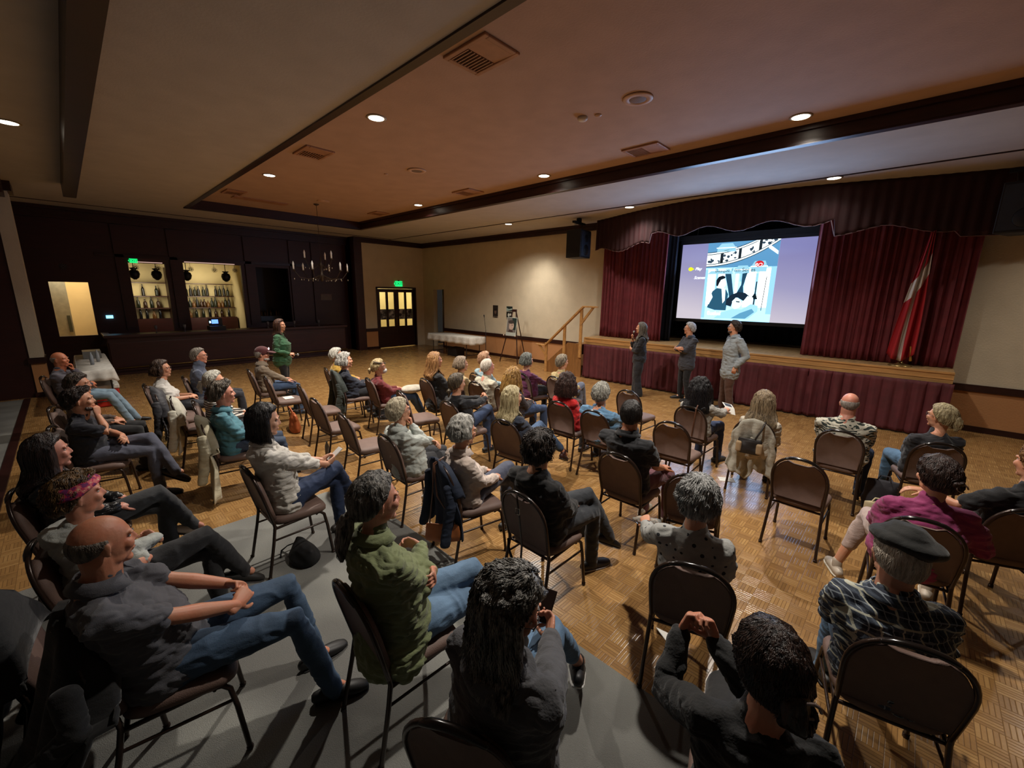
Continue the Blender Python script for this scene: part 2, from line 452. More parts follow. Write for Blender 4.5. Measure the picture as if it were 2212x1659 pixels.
# enclosing walls behind and right of the camera, lobby shell
p = PB(); p.box(XE, XE+.2, YS_, 14.5, 0, 4.5); struct('wall_right', p, M_CREAM)
p = PB(); p.box(-20, XE, YS_-.2, YS_, 0, 4.5); struct('wall_near', p, M_CREAM)
p = PB(); p.box(-20, -19.8, YS_, 14.5, 0, 4.5); struct('wall_far', p, wall_mat('dark_tan_wall', '6d4d30'))
p = PB(); p.box(-18.2, -18.1, 8.0, 11.2, 0, 4.2); p.box(-18.2, XW-.2, 11.1, 11.2, 0, 4.2); p.box(-18.2, XW-.2, 7.6, 7.7, 0, 4.2); struct('wall_lobby', p, wall_mat('lobby_wall_paint', 'e6d9a6'))
# ---- double doors: door_1 and door_2
def glass():
    t = NT('clear_glass'); t.col((.9, .92, .9, 1)); t.setv(Roughness=.05, Transmission_Weight=1.0, IOR=1.1); t.b.inputs['Specular IOR Level'].default_value = .3
    MATS['clear_glass'] = t.m; return t.m
M_GLASS = glass()
def bw_poster(name, seed=0, tint=(1, 1, 1), dark=.02, light=.55, face=True):
    t = NT(name)
    n = t.noise(7, t.mapped((1, 1, 1), (0, 0, seed)), detail=3)
    g = t.ramp(n, [(.38, (dark, dark, dark*1.1, 1)), (.5, (light*.3*tint[0], light*.3*tint[1], light*.3*tint[2], 1)), (.64, (light*tint[0], light*tint[1], light*tint[2], 1))])
    t.col(g); t.setv(Roughness=.35); return t.m
PAPER = plain('white_paper', 'd8d5cc', .7, var=.03)
p = PB(); p.box(XW-.12, XW+.03, 8.44, 8.50, 0, 2.42); p.box(XW-.12, XW+.03, 10.20, 10.26, 0, 2.42); p.box(XW-.12, XW+.03, 8.44, 10.26, 2.36, 2.42); struct('trim_12', p, M_DARK, label='dark frame of the double doors')
BWP = bw_poster('grey_portrait_print', 3)
for di, (y0, y1) in enumerate(((8.51, 9.345), (9.355, 10.19))):
    w2 = y1-y0; st = .095
    p = PB(); pans = [(y0+st, y0+w2/2-.045), (y0+w2/2+.045, y1-st)]
    p.box(XW-.08, XW-.03, y0, y1, .02, .86); p.box(XW-.08, XW-.03, y0, y1, 2.22, 2.35)
    p.box(XW-.08, XW-.03, y0, pans[0][0], .86, 2.22); p.box(XW-.08, XW-.03, pans[0][1], pans[1][0], .86, 2.22); p.box(XW-.08, XW-.03, pans[1][1], y1, .86, 2.22)
    d = struct('door_%d' % (di+1), p, M_DARK, label='dark wood door with two tall glass panes, %s leaf' % ('left' if di == 0 else 'right'))
    for a, b in pans:
        g = PB(); g.box(XW-.06, XW-.052, a, b, .86, 2.22); g = mk('glass_pane', g, M_GLASS, d, False)
    g = PB(); hy = y1-.05 if di == 0 else y0+.05
    g.tube([(XW-.02, hy, .9), (XW+.03, hy, .9), (XW+.03, hy, 1.2), (XW-.02, hy, 1.2)], .01, 6); mk('door_handle', g, plain('brass', 'a8853c', .3, .9), d)
    for k, (a, b) in enumerate(pans):
        q = PB(); q.box(XW-.048, XW-.045, a+.01, b-.01, 1.14, 1.55)
        tag(mk('poster', q, BWP, None, False), 'grey portrait poster taped on the %s pane of the double doors' % (['first', 'second', 'third', 'fourth'][di*2+k]), 'poster', 'portrait posters on the door glass')
q = PB(); q.box(XW-.75, XW-.72, 8.5, 8.92, 1.62, 2.15); q.cur = 1; q.box(XW-.719, XW-.715, 8.62, 8.82, 1.7, 2.1)
tag(mk('poster', q, [plain('red_poster', 'b23a2c', .5), PAPER], None, False), 'red and white picture hanging in the lobby behind the doors', 'picture')
p = PB(); p.box(XW-.95, XW-.75, 8.4, 8.95, 0, 2.2); tag(mk('notice_board', p, plain('board_grey', '55504a', .7), None, False), 'dark grey notice board in the lobby carrying the red picture', 'notice board')
# exit signs
def text(name, body, size, m, parent, ext=.002, align='CENTER', font_shear=0):
    c = bpy.data.curves.new(name, 'FONT'); c.body = body; c.size = size; c.extrude = ext; c.align_x = align; c.align_y = 'CENTER'; c.shear = font_shear
    c.materials.append(m); o = bpy.data.objects.new(name, c); C.objects.link(o)
    me = bpy.data.meshes.new_from_object(o.evaluated_get(bpy.context.evaluated_depsgraph_get())); bpy.data.objects.remove(o); bpy.data.curves.remove(c)
    if not me.materials: me.materials.append(m)
    o = bpy.data.objects.new(name, me); C.objects.link(o); o.parent = parent; return o
M_GREEN = emis('exit_green', '18e070', 1.0)
def exit_sign(x, y, z, k, label, both=True):
    r = empty('exit_sign', (x, y, z), 0, label, 'exit sign')
    p = PB(); p.box(0, .03, -.16*k, .16*k, -.10*k, .10*k); bev(mk('housing', p, M_GREEN, r, False), .006)
    t = text('lettering', 'EXIT', .17*k, plain('sign_dark', '06301a', .5), r); t.rotation_euler = (PI/2, 0, PI/2); t.location = (.032, 0, 0)
    p = PB(); p.prism([(-.205*k, 0), (-.165*k, .05*k), (-.165*k, -.05*k)], .0, .028, 'x'); mk('arrow', p, M_GREEN, r, False)
    p = PB(); p.box(.0, .02, -.03, .03, .10*k, .14*k); mk('bracket', p, M_DARK, r, False)
exit_sign(XW, 9.46, 2.56, 1.0, 'green lit EXIT sign above the double doors')
# ---------------------------------------------------------------- stage
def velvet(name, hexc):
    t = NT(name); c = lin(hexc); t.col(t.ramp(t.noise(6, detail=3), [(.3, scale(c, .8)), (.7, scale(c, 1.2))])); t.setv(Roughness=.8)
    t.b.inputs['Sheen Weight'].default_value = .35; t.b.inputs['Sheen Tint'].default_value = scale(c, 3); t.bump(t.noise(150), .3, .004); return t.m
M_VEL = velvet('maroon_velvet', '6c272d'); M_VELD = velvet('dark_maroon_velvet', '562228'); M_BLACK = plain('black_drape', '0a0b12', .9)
p = PB(); p.box(-6.46, .60, 9.78, 14.2, 1.02, 1.10); struct('floor_stage', p, wood_light('stage_boards', 'a8875c', (9, 1.2, 9)), label='pale wooden stage floor')
p = PB(); p.box(-6.46, .60, 9.70, 9.78, .92, 1.10); p.box(-6.46, .60, 9.685, 9.70, 1.075, 1.105); p.box(-6.46, .60, 9.69, 9.70, .985, .997); p.box(-6.5, -6.46, 9.7, 10.65, .92, 1.10)
struct('trim_13', p, M_OAK, label='light oak fascia along the stage front')
def curtain(name, x0, x1, y0, z0, z1, nf, amp, m, label=None, cat=None, group=None, seed=1, y1=None, taper=0, parent=None, puddle=0):
    rnd = random.Random(seed); nx = int(nf*10); rows = 14; P = []; ph = [rnd.uniform(-.8, .8) for _ in range(200)]
    for j in range(rows+1):
        s = j/rows; z = z1+(z0-z1)*s; row = []
        for i in range(nx+1):
            u = i/nx; x = x0+(x1-x0)*u
            a = u*nf*2*PI+.9*math.sin(u*7+seed)+.25*math.sin(s*3+u*9); yy = (y0 if y1 is None else y0+(y1-y0)*u)
            k = amp*(.75+.35*math.sin(u*23+seed))*(.8+.3*s)
            row.append(V3((x+.25*k*math.sin(2*a)+taper*(u-.5)*s, yy+k*math.sin(a)+.3*k*math.sin(2.3*a+1+s), z+puddle*abs(math.sin(a))*(1 if j == rows else 0))))
        P.append(row)
    pb = PB(); pb.grid(P); o = mk(name, pb, m, parent); md = o.modifiers.new('thick', 'SOLIDIFY'); md.thickness = .008
    return tag(o, label, cat, group)
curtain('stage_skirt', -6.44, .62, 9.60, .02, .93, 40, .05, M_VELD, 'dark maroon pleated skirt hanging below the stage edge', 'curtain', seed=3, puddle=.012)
curtain('stage_curtain', -6.40, -4.62, 10.34, 1.11, 3.95, 17, .055, M_VEL, 'maroon velvet stage curtain drawn to the left of the screen', 'curtain', seed=5)
curtain('stage_curtain', -1.62, .60, 10.28, 1.11, 3.95, 20, .06, M_VEL, 'maroon velvet stage curtain drawn to the right of the screen', 'curtain', seed=9)
# black box of the stage
p = PB(); p.box(-6.6, .8, 14.2, 14.3, 1.1, 4.4); p.box(-6.7, -6.6, 10.85, 14.3, 1.1, 4.4); p.box(.8, .9, 10.85, 14.3, 1.1, 4.4); p.box(-6.7, .9, 10.85, 14.3, 4.4, 4.5)
struct('wall_stage', p, M_BLACK, label='black back of the stage')
curtain('back_drape', -6.5, .7, 12.2, 1.1, 4.3, 30, .06, plain('navy_black_drape', '0b0e1c', .85), 'black drape hanging behind the projection screen', 'curtain', seed=11)
curtain('side_leg_drape', -4.9, -4.5, 10.62, 1.11, 3.95, 4, .04, plain('navy_black_drape', '0b0e1c', .85), 'narrow black drape left of the projection screen', 'curtain', seed=12)
curtain('side_leg_drape', -1.56, -1.25, 10.62, 1.11, 3.95, 4, .04, plain('navy_black_drape', '0b0e1c', .85), 'narrow black drape right of the projection screen', 'curtain', seed=13)
# valance
VX = [-6.62, -6.2, -5.6, -5.0, -4.3, -3.7, -3.0, -2.2, -1.4, -.7, 0, .6, 1.4, 3.2]; VY = [10.25, 10.1, 9.85, 9.62, 9.42, 9.3, 9.3, 9.38, 9.55, 9.75, 9.95, 10.1, 10.2, 10.3]
P = []; nx = 260; rows = 12
for j in range(rows+1):
    row = []
    for i in range(nx+1):
        u = i/nx; x = -6.62+u*9.8; y = float(np.interp(x, VX, VY)); s = j/rows
        bot = 3.42+.05*math.cos((x+6.4)*2*PI/1.45)-.05*abs(math.sin((x+6.4)*PI/1.45)) if not -4.7 < x < -1.3 else 3.58+.07*math.sin((x+4.7)*2*PI/1.15+.6)
        if x > .3: bot = 3.24
        row.append(V3((x, y+.03*math.sin(x*2*PI/.16)*(.4+.6*s), 4.2+(bot-4.2)*s)))
    P.append(row)
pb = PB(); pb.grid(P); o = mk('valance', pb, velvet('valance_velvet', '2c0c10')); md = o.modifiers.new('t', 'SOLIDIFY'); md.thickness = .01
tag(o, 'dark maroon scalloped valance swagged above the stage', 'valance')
pb = PB(); pb.tube([V3((P[-1][i].x, P[-1][i].y-.012, P[-1][i].z)) for i in range(0, nx+1, 2)], .007, 5); mk('piping', pb, plain('valance_trim', '7a5a58', .7), o)
# projection screen
SC_X0, SC_X1, SC_Z0, SC_Z1, SC_Y = -4.455, -1.59, 1.695, 3.48, 10.8
scr = empty('projection_screen', ((SC_X0+SC_X1)/2, SC_Y, SC_Z0), 0, 'projection screen hanging over the stage showing a film menu', 'screen')
cx = (SC_X0+SC_X1)/2
p = PB(); p.box(SC_X0-cx-.05, SC_X1-cx+.05, .006, .012, -.05, SC_Z1-SC_Z0+.12); mk('screen_fabric', p, plain('screen_black_border', '0a0a0c', .6), scr, False)
p = PB(); p.box(SC_X0-cx-.08, SC_X1-cx+.08, -.01, .02, -.08, -.05); mk('bottom_bar', p, plain('bar_black', '111111', .4), scr, False)
p = PB(); p.box(SC_X0-cx-.12, SC_X1-cx+.12, -.03, .05, SC_Z1-SC_Z0+.10, SC_Z1-SC_Z0+.2); mk('top_casing', p, plain('bar_black', '111111', .4), scr, False)
p = PB()
for a in (-1.1, 1.1): p.tube([(a, .01, SC_Z1-SC_Z0+.19), (a, .01, 4.42-SC_Z0)], .01, 6)
mk('hanging_cable', p, plain('bar_black', '111111', .4), scr)
def screen_mat():
    t = NT('screen_menu_picture')
    sx = t.node('ShaderNodeSeparateXYZ', i_0=t.obj()); W_ = SC_X1-SC_X0; H_ = SC_Z1-SC_Z0
    v = t.math('DIVIDE', sx.outputs[2], H_)
    c = t.ramp(t.math('ADD', v, t.math('MULTIPLY', t.math('DIVIDE', sx.outputs[0], W_), .25)), [(0, lin('b9b2bd')), (.5, lin('8b89ab')), (1.0, lin('706f9e'))])
    t.col((0.1, .1, .1, 1)); t.l.new(c, t.b.inputs['Emission Color']); t.b.inputs['Emission Strength'].default_value = .80; return t.m
p = PB(); p.box(SC_X0-cx, SC_X1-cx, 0, .006, 0, SC_Z1-SC_Z0); mk('picture', p, screen_mat(), scr, False)
W_, H_ = SC_X1-SC_X0, SC_Z1-SC_Z0
# the sleeve picture inside the menu, u,v in 0..1 of the screen
def uv(u, v, d): return V3((SC_X0-cx+u*W_, -d, v*H_))
SE = 2.0
def cell(name, polys, hexc, d, st=SE):
    pb = PB()
    for P_ in polys: n = len(P_); pb.add([uv(a, min(b, 1.0), d) for a, b in P_], [tuple(range(n))])
    return mk(name, pb, emis('screen_'+hexc, hexc, st*.70), scr, False)
U0, U1 = .215, .735
def q(a, b): return (U0+(U1-U0)*a, b)
cell('cover_background', [[q(0, -.0), q(1, -.0), q(1, 1), q(0, 1)]], '93d2ff', .002, 2.0)
cell('cover_top', [[q(0, .68), q(1, .68), q(1, 1), q(0, 1)]], '4f86ae', .003, 1.3)
pb_cols = []
for a, b in ((.03, .16), (.2, .3), (.46, .5), (.6, .74), (.78, .93)): pb_cols.append([q(a, .18), q(b, .18), q(b, .66), q(a, .66)])
for pc in pb_cols: cell('cover_column', [pc], 'f4ffff', .0035, 3.0)
def arc(c, r0, r1, a0, a1, n=10): return [[(q(c[0]+r0*math.cos(a), c[1]+r0*1.0*math.sin(a))) for a in (t0, t1)]+[(q(c[0]+r1*math.cos(a), c[1]+r1*math.sin(a))) for a in (t1, t0)] for t0, t1 in [(a0+(a1-a0)*i/n, a0+(a1-a0)*(i+1)/n) for i in range(n)]]
def band(off, wd, n=16, a0=0, a1=1):
    o = []
    for i in range(n):
        s0 = a0+(a1-a0)*i/n; s1 = a0+(a1-a0)*(i+1)/n; f_ = lambda s: .70+.02*s+.27*s**2.2
        o.append([q(s0, f_(s0)+off), q(s1, f_(s1)+off), q(s1, f_(s1)+off+wd), q(s0, f_(s0)+off+wd)])
    return o
cell('film_strip', band(0, .17), 'e8f4f4', .004, 2.0)
for k_, b_ in enumerate(((-.008, .010), (.02, .010), (.145, .010), (.172, .008))): cell('film_strip_edge', band(*b_), '1c3c48', .0045+.0001*k_, .6)
for b_ in ((.20, .245), (.46, .50), (.73, .77)): cell('film_strip_bar', band(.03, .115, 3, *b_), '12262e', .005, .5)
rs = random.Random(4); bl = []
for _ in range(46):
    a = rs.uniform(.02, .98); f_ = .70+.02*a+.27*a**2.2; z = f_+rs.uniform(.035, .12); r1, r2 = rs.uniform(.008, .028), rs.uniform(.006, .022)
    if any(abs(a-k) < .03 for k in (.22, .48, .75)): continue
    bl.append([q(a+r1*math.cos(t)*(1+.3*math.sin(3*t)), z+r2*math.sin(t)) for t in np.linspace(0, 2*PI, 8, endpoint=False)])
tag(cell('film_strip_figures', bl, '3b5266', .0055, .7), kind='stuff')
# roof tower caps, badge, people: flat colour patches of the projected cover
def cells(name, polys, hexc, d, st=SE):
    for P_ in polys: cell(name, [P_], hexc, d, st)
cells('tower_cap', [[q(.44, .60), q(.64, .60), q(.64, .655), q(.61, .70), q(.48, .70), q(.44, .655)], [q(.66, .62), q(.87, .62), q(.87, .69), q(.84, .75), q(.70, .75), q(.66, .69)], [q(.14, .88), q(.42, .88), q(.40, .94), q(.36, .985), q(.20, .985), q(.15, .94)], [q(.03, .60), q(.42, .60), q(.38, .64), q(.08, .64)]], '8fc4d8', .0048, 1.2)
cells('tower_rim', [[q(.43, .645), q(.65, .645), q(.65, .655), q(.43, .655)], [q(.65, .68), q(.88, .68), q(.88, .69), q(.65, .69)], [q(.13, .925), q(.42, .925), q(.42, .935), q(.13, .935)], [q(.86, .90), q(.99, .82), q(.99, .86), q(.87, .94)]], 'e8fbff', .0050, 2.2)
cell('badge', [[q(.765+.060*math.cos(t), .715+.038*math.sin(t)) for t in np.linspace(0, 2*PI, 18, endpoint=False)]], 'c81c28', .006, 1.1)
cells('column_shade', [[q(.17, .30), q(.20, .30), q(.20, .60), q(.17, .60)], [q(.52, .50), q(.55, .50), q(.55, .60), q(.52, .60)], [q(.93, .10), q(1, .10), q(1, .68), q(.93, .68)], [q(.0, .02), q(.05, .02), q(.04, .66), q(.0, .66)], [q(.74, .40), q(.77, .40), q(.77, .60), q(.74, .60)]], '8cc4e0', .0046, 1.3)
cells('hanging_leg', [[q(.30, .60), q(.39, .60), q(.44, .40), q(.47, .30), q(.40, .29), q(.37, .40)], [q(.55, .60), q(.62, .61), q(.58, .44), q(.60, .34), q(.55, .30), q(.50, .36), q(.55, .46)]], '245f80', .0049, .55)
cell('seated_man', [[q(.20, .13), q(.08, .16), q(.10, .30), q(.14, .38), q(.22, .43), q(.28, .42), q(.34, .40), q(.38, .34), q(.37, .13)]], '2f7396', .005, .55)
cell('white_shirt', [[q(.27, .42), q(.33, .41), q(.34, .26), q(.31, .22)]], 'eaffff', .0055, 2.0)
cell('white_arm', [[q(.07, .30), q(.12, .36), q(.15, .30), q(.10, .20), q(.06, .22)]], 'd8f4fa', .0054, 1.8)
cell('man_face', [[q(.20, .42), q(.20, .50), q(.24, .545), q(.30, .54), q(.325, .50), q(.335, .47), q(.31, .43), q(.27, .41)]], 'd8f6fa', .0058, 1.9)
cell('man_hair', [[q(.185, .45), q(.18, .52), q(.21, .565), q(.27, .58), q(.31, .565), q(.31, .545), q(.25, .525), q(.225, .48), q(.21, .44)]], '0f2c40', .006, .35)
cell('lying_hair', [[q(.36, .20), q(.36, .27), q(.42, .33), q(.52, .37), q(.62, .36), q(.70, .31), q(.68, .24), q(.60, .26), q(.52, .30), q(.46, .26), q(.44, .18)]], '143c58', .0052, .4)
cell('lying_face', [[q(.46, .17), q(.45, .25), q(.50, .30), q(.56, .27), q(.60, .22), q(.56, .17), q(.50, .15)]], 'd4f4f8', .006, 1.9)
cell('lying_brow', [[q(.50, .255), q(.56, .25), q(.56, .235), q(.51, .24)]], '143c58', .0063, .4)
cell('glove', [[q(.60, .24), q(.66, .32), q(.74, .30), q(.74, .22), q(.66, .19)]], 'e4fbff', .0061, 2.0)
cell('sleeve_arm', [[q(.20, .02), q(.30, .10), q(.46, .15), q(.60, .15), q(.72, .22), q(.82, .20), q(.82, .13), q(.70, .03)]], '9bd2ea', .0062, 1.2)
cell('sleeve_shade', [[q(.46, .03), q(.58, .10), q(.74, .16), q(.78, .12), q(.66, .03)]], '5fa6cc', .0064, .9)
cells('tool', [[q(.70, .28), q(.80, .28), q(.76, .37)], [q(.745, .20), q(.765, .20), q(.77, .50), q(.755, .50)], [q(.86, .14), q(.87, .14), q(.89, .56), q(.88, .56)]], '12303e', .0060, .4)
M_TXT = emis('menu_text_white', 'e8f0ff', 1.6)
def stext(body, u, v, size, m, nm, shear=0, d=.008):
    t = text(nm, body, size, m, scr, .0005, 'LEFT', shear); t.rotation_euler = (PI/2, 0, 0); t.location = uv(u, v, d)
stext('Play', .125, .672, .095, M_TXT, 'menu_text', .3); stext('Scenes', .122, .555, .095, M_TXT, 'menu_text', .3)
stext('Basque Film Series', .29, .645, .115, emis('cover_text_dark', '0e2c3c', .25), 'cover_title', 0, .009)
stext('BO', .578, .70, .11, emis('badge_white', 'ffd8d8', 1.6), 'badge_text', .3, .0065)
stext('Euskal', .262, .085, .125, emis('cover_text_white', 'ffffff', 3), 'cover_title', 0, .009)
cell('menu_pointer', [[(.085+.018*math.cos(t), .672+.026*math.sin(t)) for t in np.linspace(.4, 2*PI-.4, 14)]+[(.085, .672)], [(.09, .70), (.118, .672), (.09, .645)]], 'd8e020', .007, 1.2)
area('screen_glow', (cx, SC_Y-.40, 2.5), 58, 2.6, 1.1, (cx-.1, 6.9, 4.9), (.36, .58, 1.0))  # added lamp floating before the screen, tilted up to tint the ceiling blue
# flag on its stand
t = NT('flag_cloth')
sx = t.node('ShaderNodeSeparateXYZ', i_0=t.obj())
def is_in(a, lo, hi): return t.math('MULTIPLY', t.math('GREATER_THAN', a, lo), t.math('LESS_THAN', a, hi))
uvn = t.node('ShaderNodeUVMap'); su = t.node('ShaderNodeSeparateXYZ', i_0=uvn.outputs[0]); u_, v_ = su.outputs[0], su.outputs[1]
cross = t.math('MAXIMUM', is_in(u_, .42, .60), is_in(v_, .40, .56)); t.col(t.mix(cross, lin('a81c24'), lin('d8d2c8'))); t.setv(Roughness=.7)
flagmat = t.m
fl = empty('flag', (-.07, 9.98, 1.10), 0, 'red flag with a white cross furled on a brass pole at the stage edge', 'flag')
pb = PB(); pb.tube([(0, 0, .03), (0.07, 0, 2.30)], .014, 8); mk('pole', pb, plain('flag_pole_wood', '3a2615', .4), fl)
pb = PB(); pb.lathe((0, 0, 0), [(.16, 0), (.165, .012), (.13, .028), (.05, .045), (.028, .07), (.024, .14)], 20); mk('base', pb, plain('brass_base', 'b39a63', .25, .8), fl)
pb = PB(); pb.lathe((.07, 0, 2.30), [(.012, 0), (.03, .03), (.02, .07), (.004, .16)], 8); mk('finial', pb, plain('brass_base', 'b39a63', .25, .8), fl)
P = []; UVs = []
for j in range(25):
    s = j/24; z = 2.22-2.02*s; row = []; wd = .05+.36*s**1.1-.10*s**3
    for i in range(37):
        u = i/36; a = u*5.5*PI+s*.8; k = .04+.07*s
        row.append(V3((.065-.035*s+(u-.5)*wd*1.15-.06*s, -.05-.02*s+k*math.sin(a)*.8, z-.12*math.sin(u*PI)*s+.03*u)))
        UVs.append((u+.12*math.sin(s*3), s+.22*u))
    P.append(row)
pb = PB(); pb.grid(P); o = mk('flag_cloth', pb, flagmat, fl); ul = o.data.uv_layers.new(name='uv')
for lp in o.data.loops: ul.data[lp.index].uv = UVs[lp.vertex_index]
md = o.modifiers.new('t', 'SOLIDIFY'); md.thickness = .003
pb = PB(); pb.tube([(.09, -.08, .35), (.11, -.09, .2), (.12, -.09, .12)], [.012, .012, .02], 8); mk('tassel', pb, plain('gold_tassel', '9a6a22', .6), fl)
# stairs with hand rail
st = empty('stage_stairs', (-7.73, 9.6, 0), 0, 'wooden steps with a handrail leading up to the stage', 'stairs')
pb = PB(); pb.prism([(0, 0), (1.25, 0), (1.25, .92), (.78, .92), (.72, .86), (.02, .26)], -.03, 0, 'y'); mk('side_panel', pb, wood_light('stair_wood', '8d6236', (9, 9, 1.5)), st, False)
for k in range(5):
    pb = PB(); x = .10+.21*k; pb.box(x-.02, x+.24, .0, .95, .18*(k+1)-.03, .18*(k+1)); pb.box(x, x+.02, .0, .95, .18*k, .18*(k+1)-.03); mk('step', pb, wood_light('stair_wood', '8d6236', (9, 9, 1.5)), st, False)
RW = wood_light('rail_wood', 'b98b52', (6, 6, 6))
for x0, z0, z1 in ((.04, 0, .86), (.68, .52, 1.42), (1.22, .55, 1.86)):
    pb = PB(); pb.box(x0-.04, x0+.04, -.075, -.03, z0, z1); bev(mk('post', pb, RW, st, False), .004)
pb = PB(); pb.prism([(-.33, .80), (-.0, .80), (1.27, 1.95), (1.72, 1.95), (1.72, 1.91), (1.30, 1.91), (.02, .76), (-.33, .765)], -.11, -.02, 'y'); bev(mk('handrail', pb, RW, st, False), .006)
pb = PB(); pb.prism([(-.26, .77), (-.18, .77), (.02, .55), (.02, .47)], -.08, -.04, 'y'); pb.prism([(1.22, 1.42), (1.22, 1.52), (1.55, 1.92), (1.62, 1.92)], -.08, -.04, 'y'); mk('brace', pb, RW, st, False)
# hanging loudspeakers
def pa(x, y, z, yaw, label):
    r = empty('loudspeaker', (x, y, z), rad(yaw), label, 'loudspeaker')
    pb = PB(); pb.prism([(-.30, -.22), (.30, -.22), (.20, .25), (-.20, .25)], -.34, .36, 'z'); o = mk('cabinet', pb, plain('speaker_black', '0e0f12', .6), r, False); bev(o, .015)
    pb = PB(); pb.box(-.27, .27, -.235, -.222, -.30, .32); mk('grille', pb, plain('speaker_grille', '1f2836', .5, bump=.8, bsc=260), r, False)
    pb = PB(); pb.lathe((0, -.238, .15), [(.09, -.004), (.10, .003), (.05, .006)], 18, 'y'); pb.lathe((0, -.238, -.14), [(.13, -.004), (.14, .003), (.06, .006)], 18, 'y'); mk('cone', pb, plain('speaker_cone', '07080a', .5), r)
    pb = PB(); pb.box(-.30, .30, -.04, .04, .52, .57); pb.box(-.05, .05, -.05, .05, .57, .66); mk('hanging_bar', pb, M_BLACK, r, False)
    pb = PB()
    for a in (-.22, -.16, .16, .22): pb.tube([(a, 0, .53), (a*.9, .02, .35)], .006, 5)
    mk('chain', pb, plain('chain_metal', '3a3530', .4, .6), r)
pa(-6.78, 9.62, 3.53, 98, 'black loudspeaker hanging from the ceiling left of the stage')
pa(.95, 9.62, 3.53, -12, 'black loudspeaker hanging from the ceiling right of the stage')
# ---------------------------------------------------------------- bar
XB = -16.0
M_BARW = wood_light('bar_mahogany', '34120d', (1, 1, 7))
OPEN = [(-.22, .50, .98, 2.37), (1.36, 2.16, .98, 2.93), (2.58, 4.08, .98, 3.0), (4.50, 5.50, 1.15, 2.97)]
p = PB(); ys = -.62
for y0, y1, z0, z1 in OPEN:
    p.box(XB-.15, XB, ys, y0, 0, 4.02); p.box(XB-.15, XB, y0, y1, 0, z0); p.box(XB-.15, XB, y0, y1, z1, 4.02); ys = y1
p.box(XB-.15, XB, ys, 7.62, 0, 4.02)
struct('wall_bar', p, M_BARW, label='dark mahogany bar front with lit openings')
p = PB(); p.box(XB, XB+.12, -.62, 7.6, 3.92, 4.2); p.box(XB, XB+.2, -.62, 7.6, 4.12, 4.2)
p.box(XB, XB+.05, .72, 6.3, 3.06, 3.14)
struct('trim_14', p, M_DARK, label='dark crown moulding above the bar')
p = PB()
for y in (1.2, 2.37, 4.29, 5.65, 6.4): p.box(XB, XB+.05, y-.09, y+.09, 1.1, 3.9)
struct('trim_15', p, M_BARW, label='dark pilasters between the bar openings')
p = PB(); p.box(XB-.3, XW-.02, 7.6, 7.95, 0, CZ); p.box(XB-.1, XW+.03, 7.62, 7.93, 0, 4.1); struct('column_bar', p, M_BARW, label='dark wooden pier between the bar and the double doors')
# room behind the openings
p = PB(); p.box(-18.2, -18.1, .9, 4.25, 0, 3.4); p.box(-18.2, XB-.15, .85, .9, 0, 3.4); p.box(-18.2, XB-.15, 4.25, 4.3, 0, 3.4); p.box(-18.2, XB-.15, .85, 4.3, 3.4, 3.5)
struct('wall_back_bar', p, wall_mat('back_bar_cream', 'd8c898', .2))
p = PB(); p.box(-19.0, -18.9, -1.2, .9, 0, 3.6); p.box(-19.0, XB-.15, -1.25, -1.2, 0, 3.6); p.box(-19, XB-.15, -1.2, .9, 3.6, 3.7); struct('wall_kitchen', p, wall_mat('kitchen_tan', 'c2a878', .2))
p = PB(); p.box(-18.2, XB-.15, 4.35, 4.4, 0, 3.4); p.box(-17.3, -17.2, 4.4, 5.9, 0, 3.4); p.box(-17.3, XB-.15, 5.9, 5.95, 0, 3.4); struct('wall_bar_niche', p, plain('niche_dark', '1a1014', .5))  # dark recess modelled in place of a mirror and its reflection
tag(sbox('kitchen_door', (-17.6, -17.5, -.24, .08, .2, 2.6), plain('white_door', 'ddd8c4', .6)), None); o = bpy.data.objects['kitchen_door']; del o['kind']; tag(o, 'white door standing open beyond the lit service hatch', 'door')
p = PB(); p.box(-17.49, -17.485, -.02, .05, .98, 1.45); mk('vent_grille', p, plain('grille_grey', '707468', .5), o, False)
sh = empty('shelf', (-18.05, 0, 0), 0, 'glass back bar shelves seen through the bar openings', 'shelf')
for z in (1.62, 2.0, 2.42):
    for a, b in ((1.0, 2.35), (2.45, 4.2)):
        p = PB(); p.box(0, .32, a, b, z-.025, z); mk('shelf_board', p, M_BARW, sh, False)
p = PB(); p.box(0, .45, 1.0, 4.2, .0, 1.28); mk('back_counter', p, M_BARW, sh, False)
p = PB(); p.box(0, .34, 2.37, 2.45, 1.28, 2.9); mk('shelf_upright', p, M_BARW, sh, False)
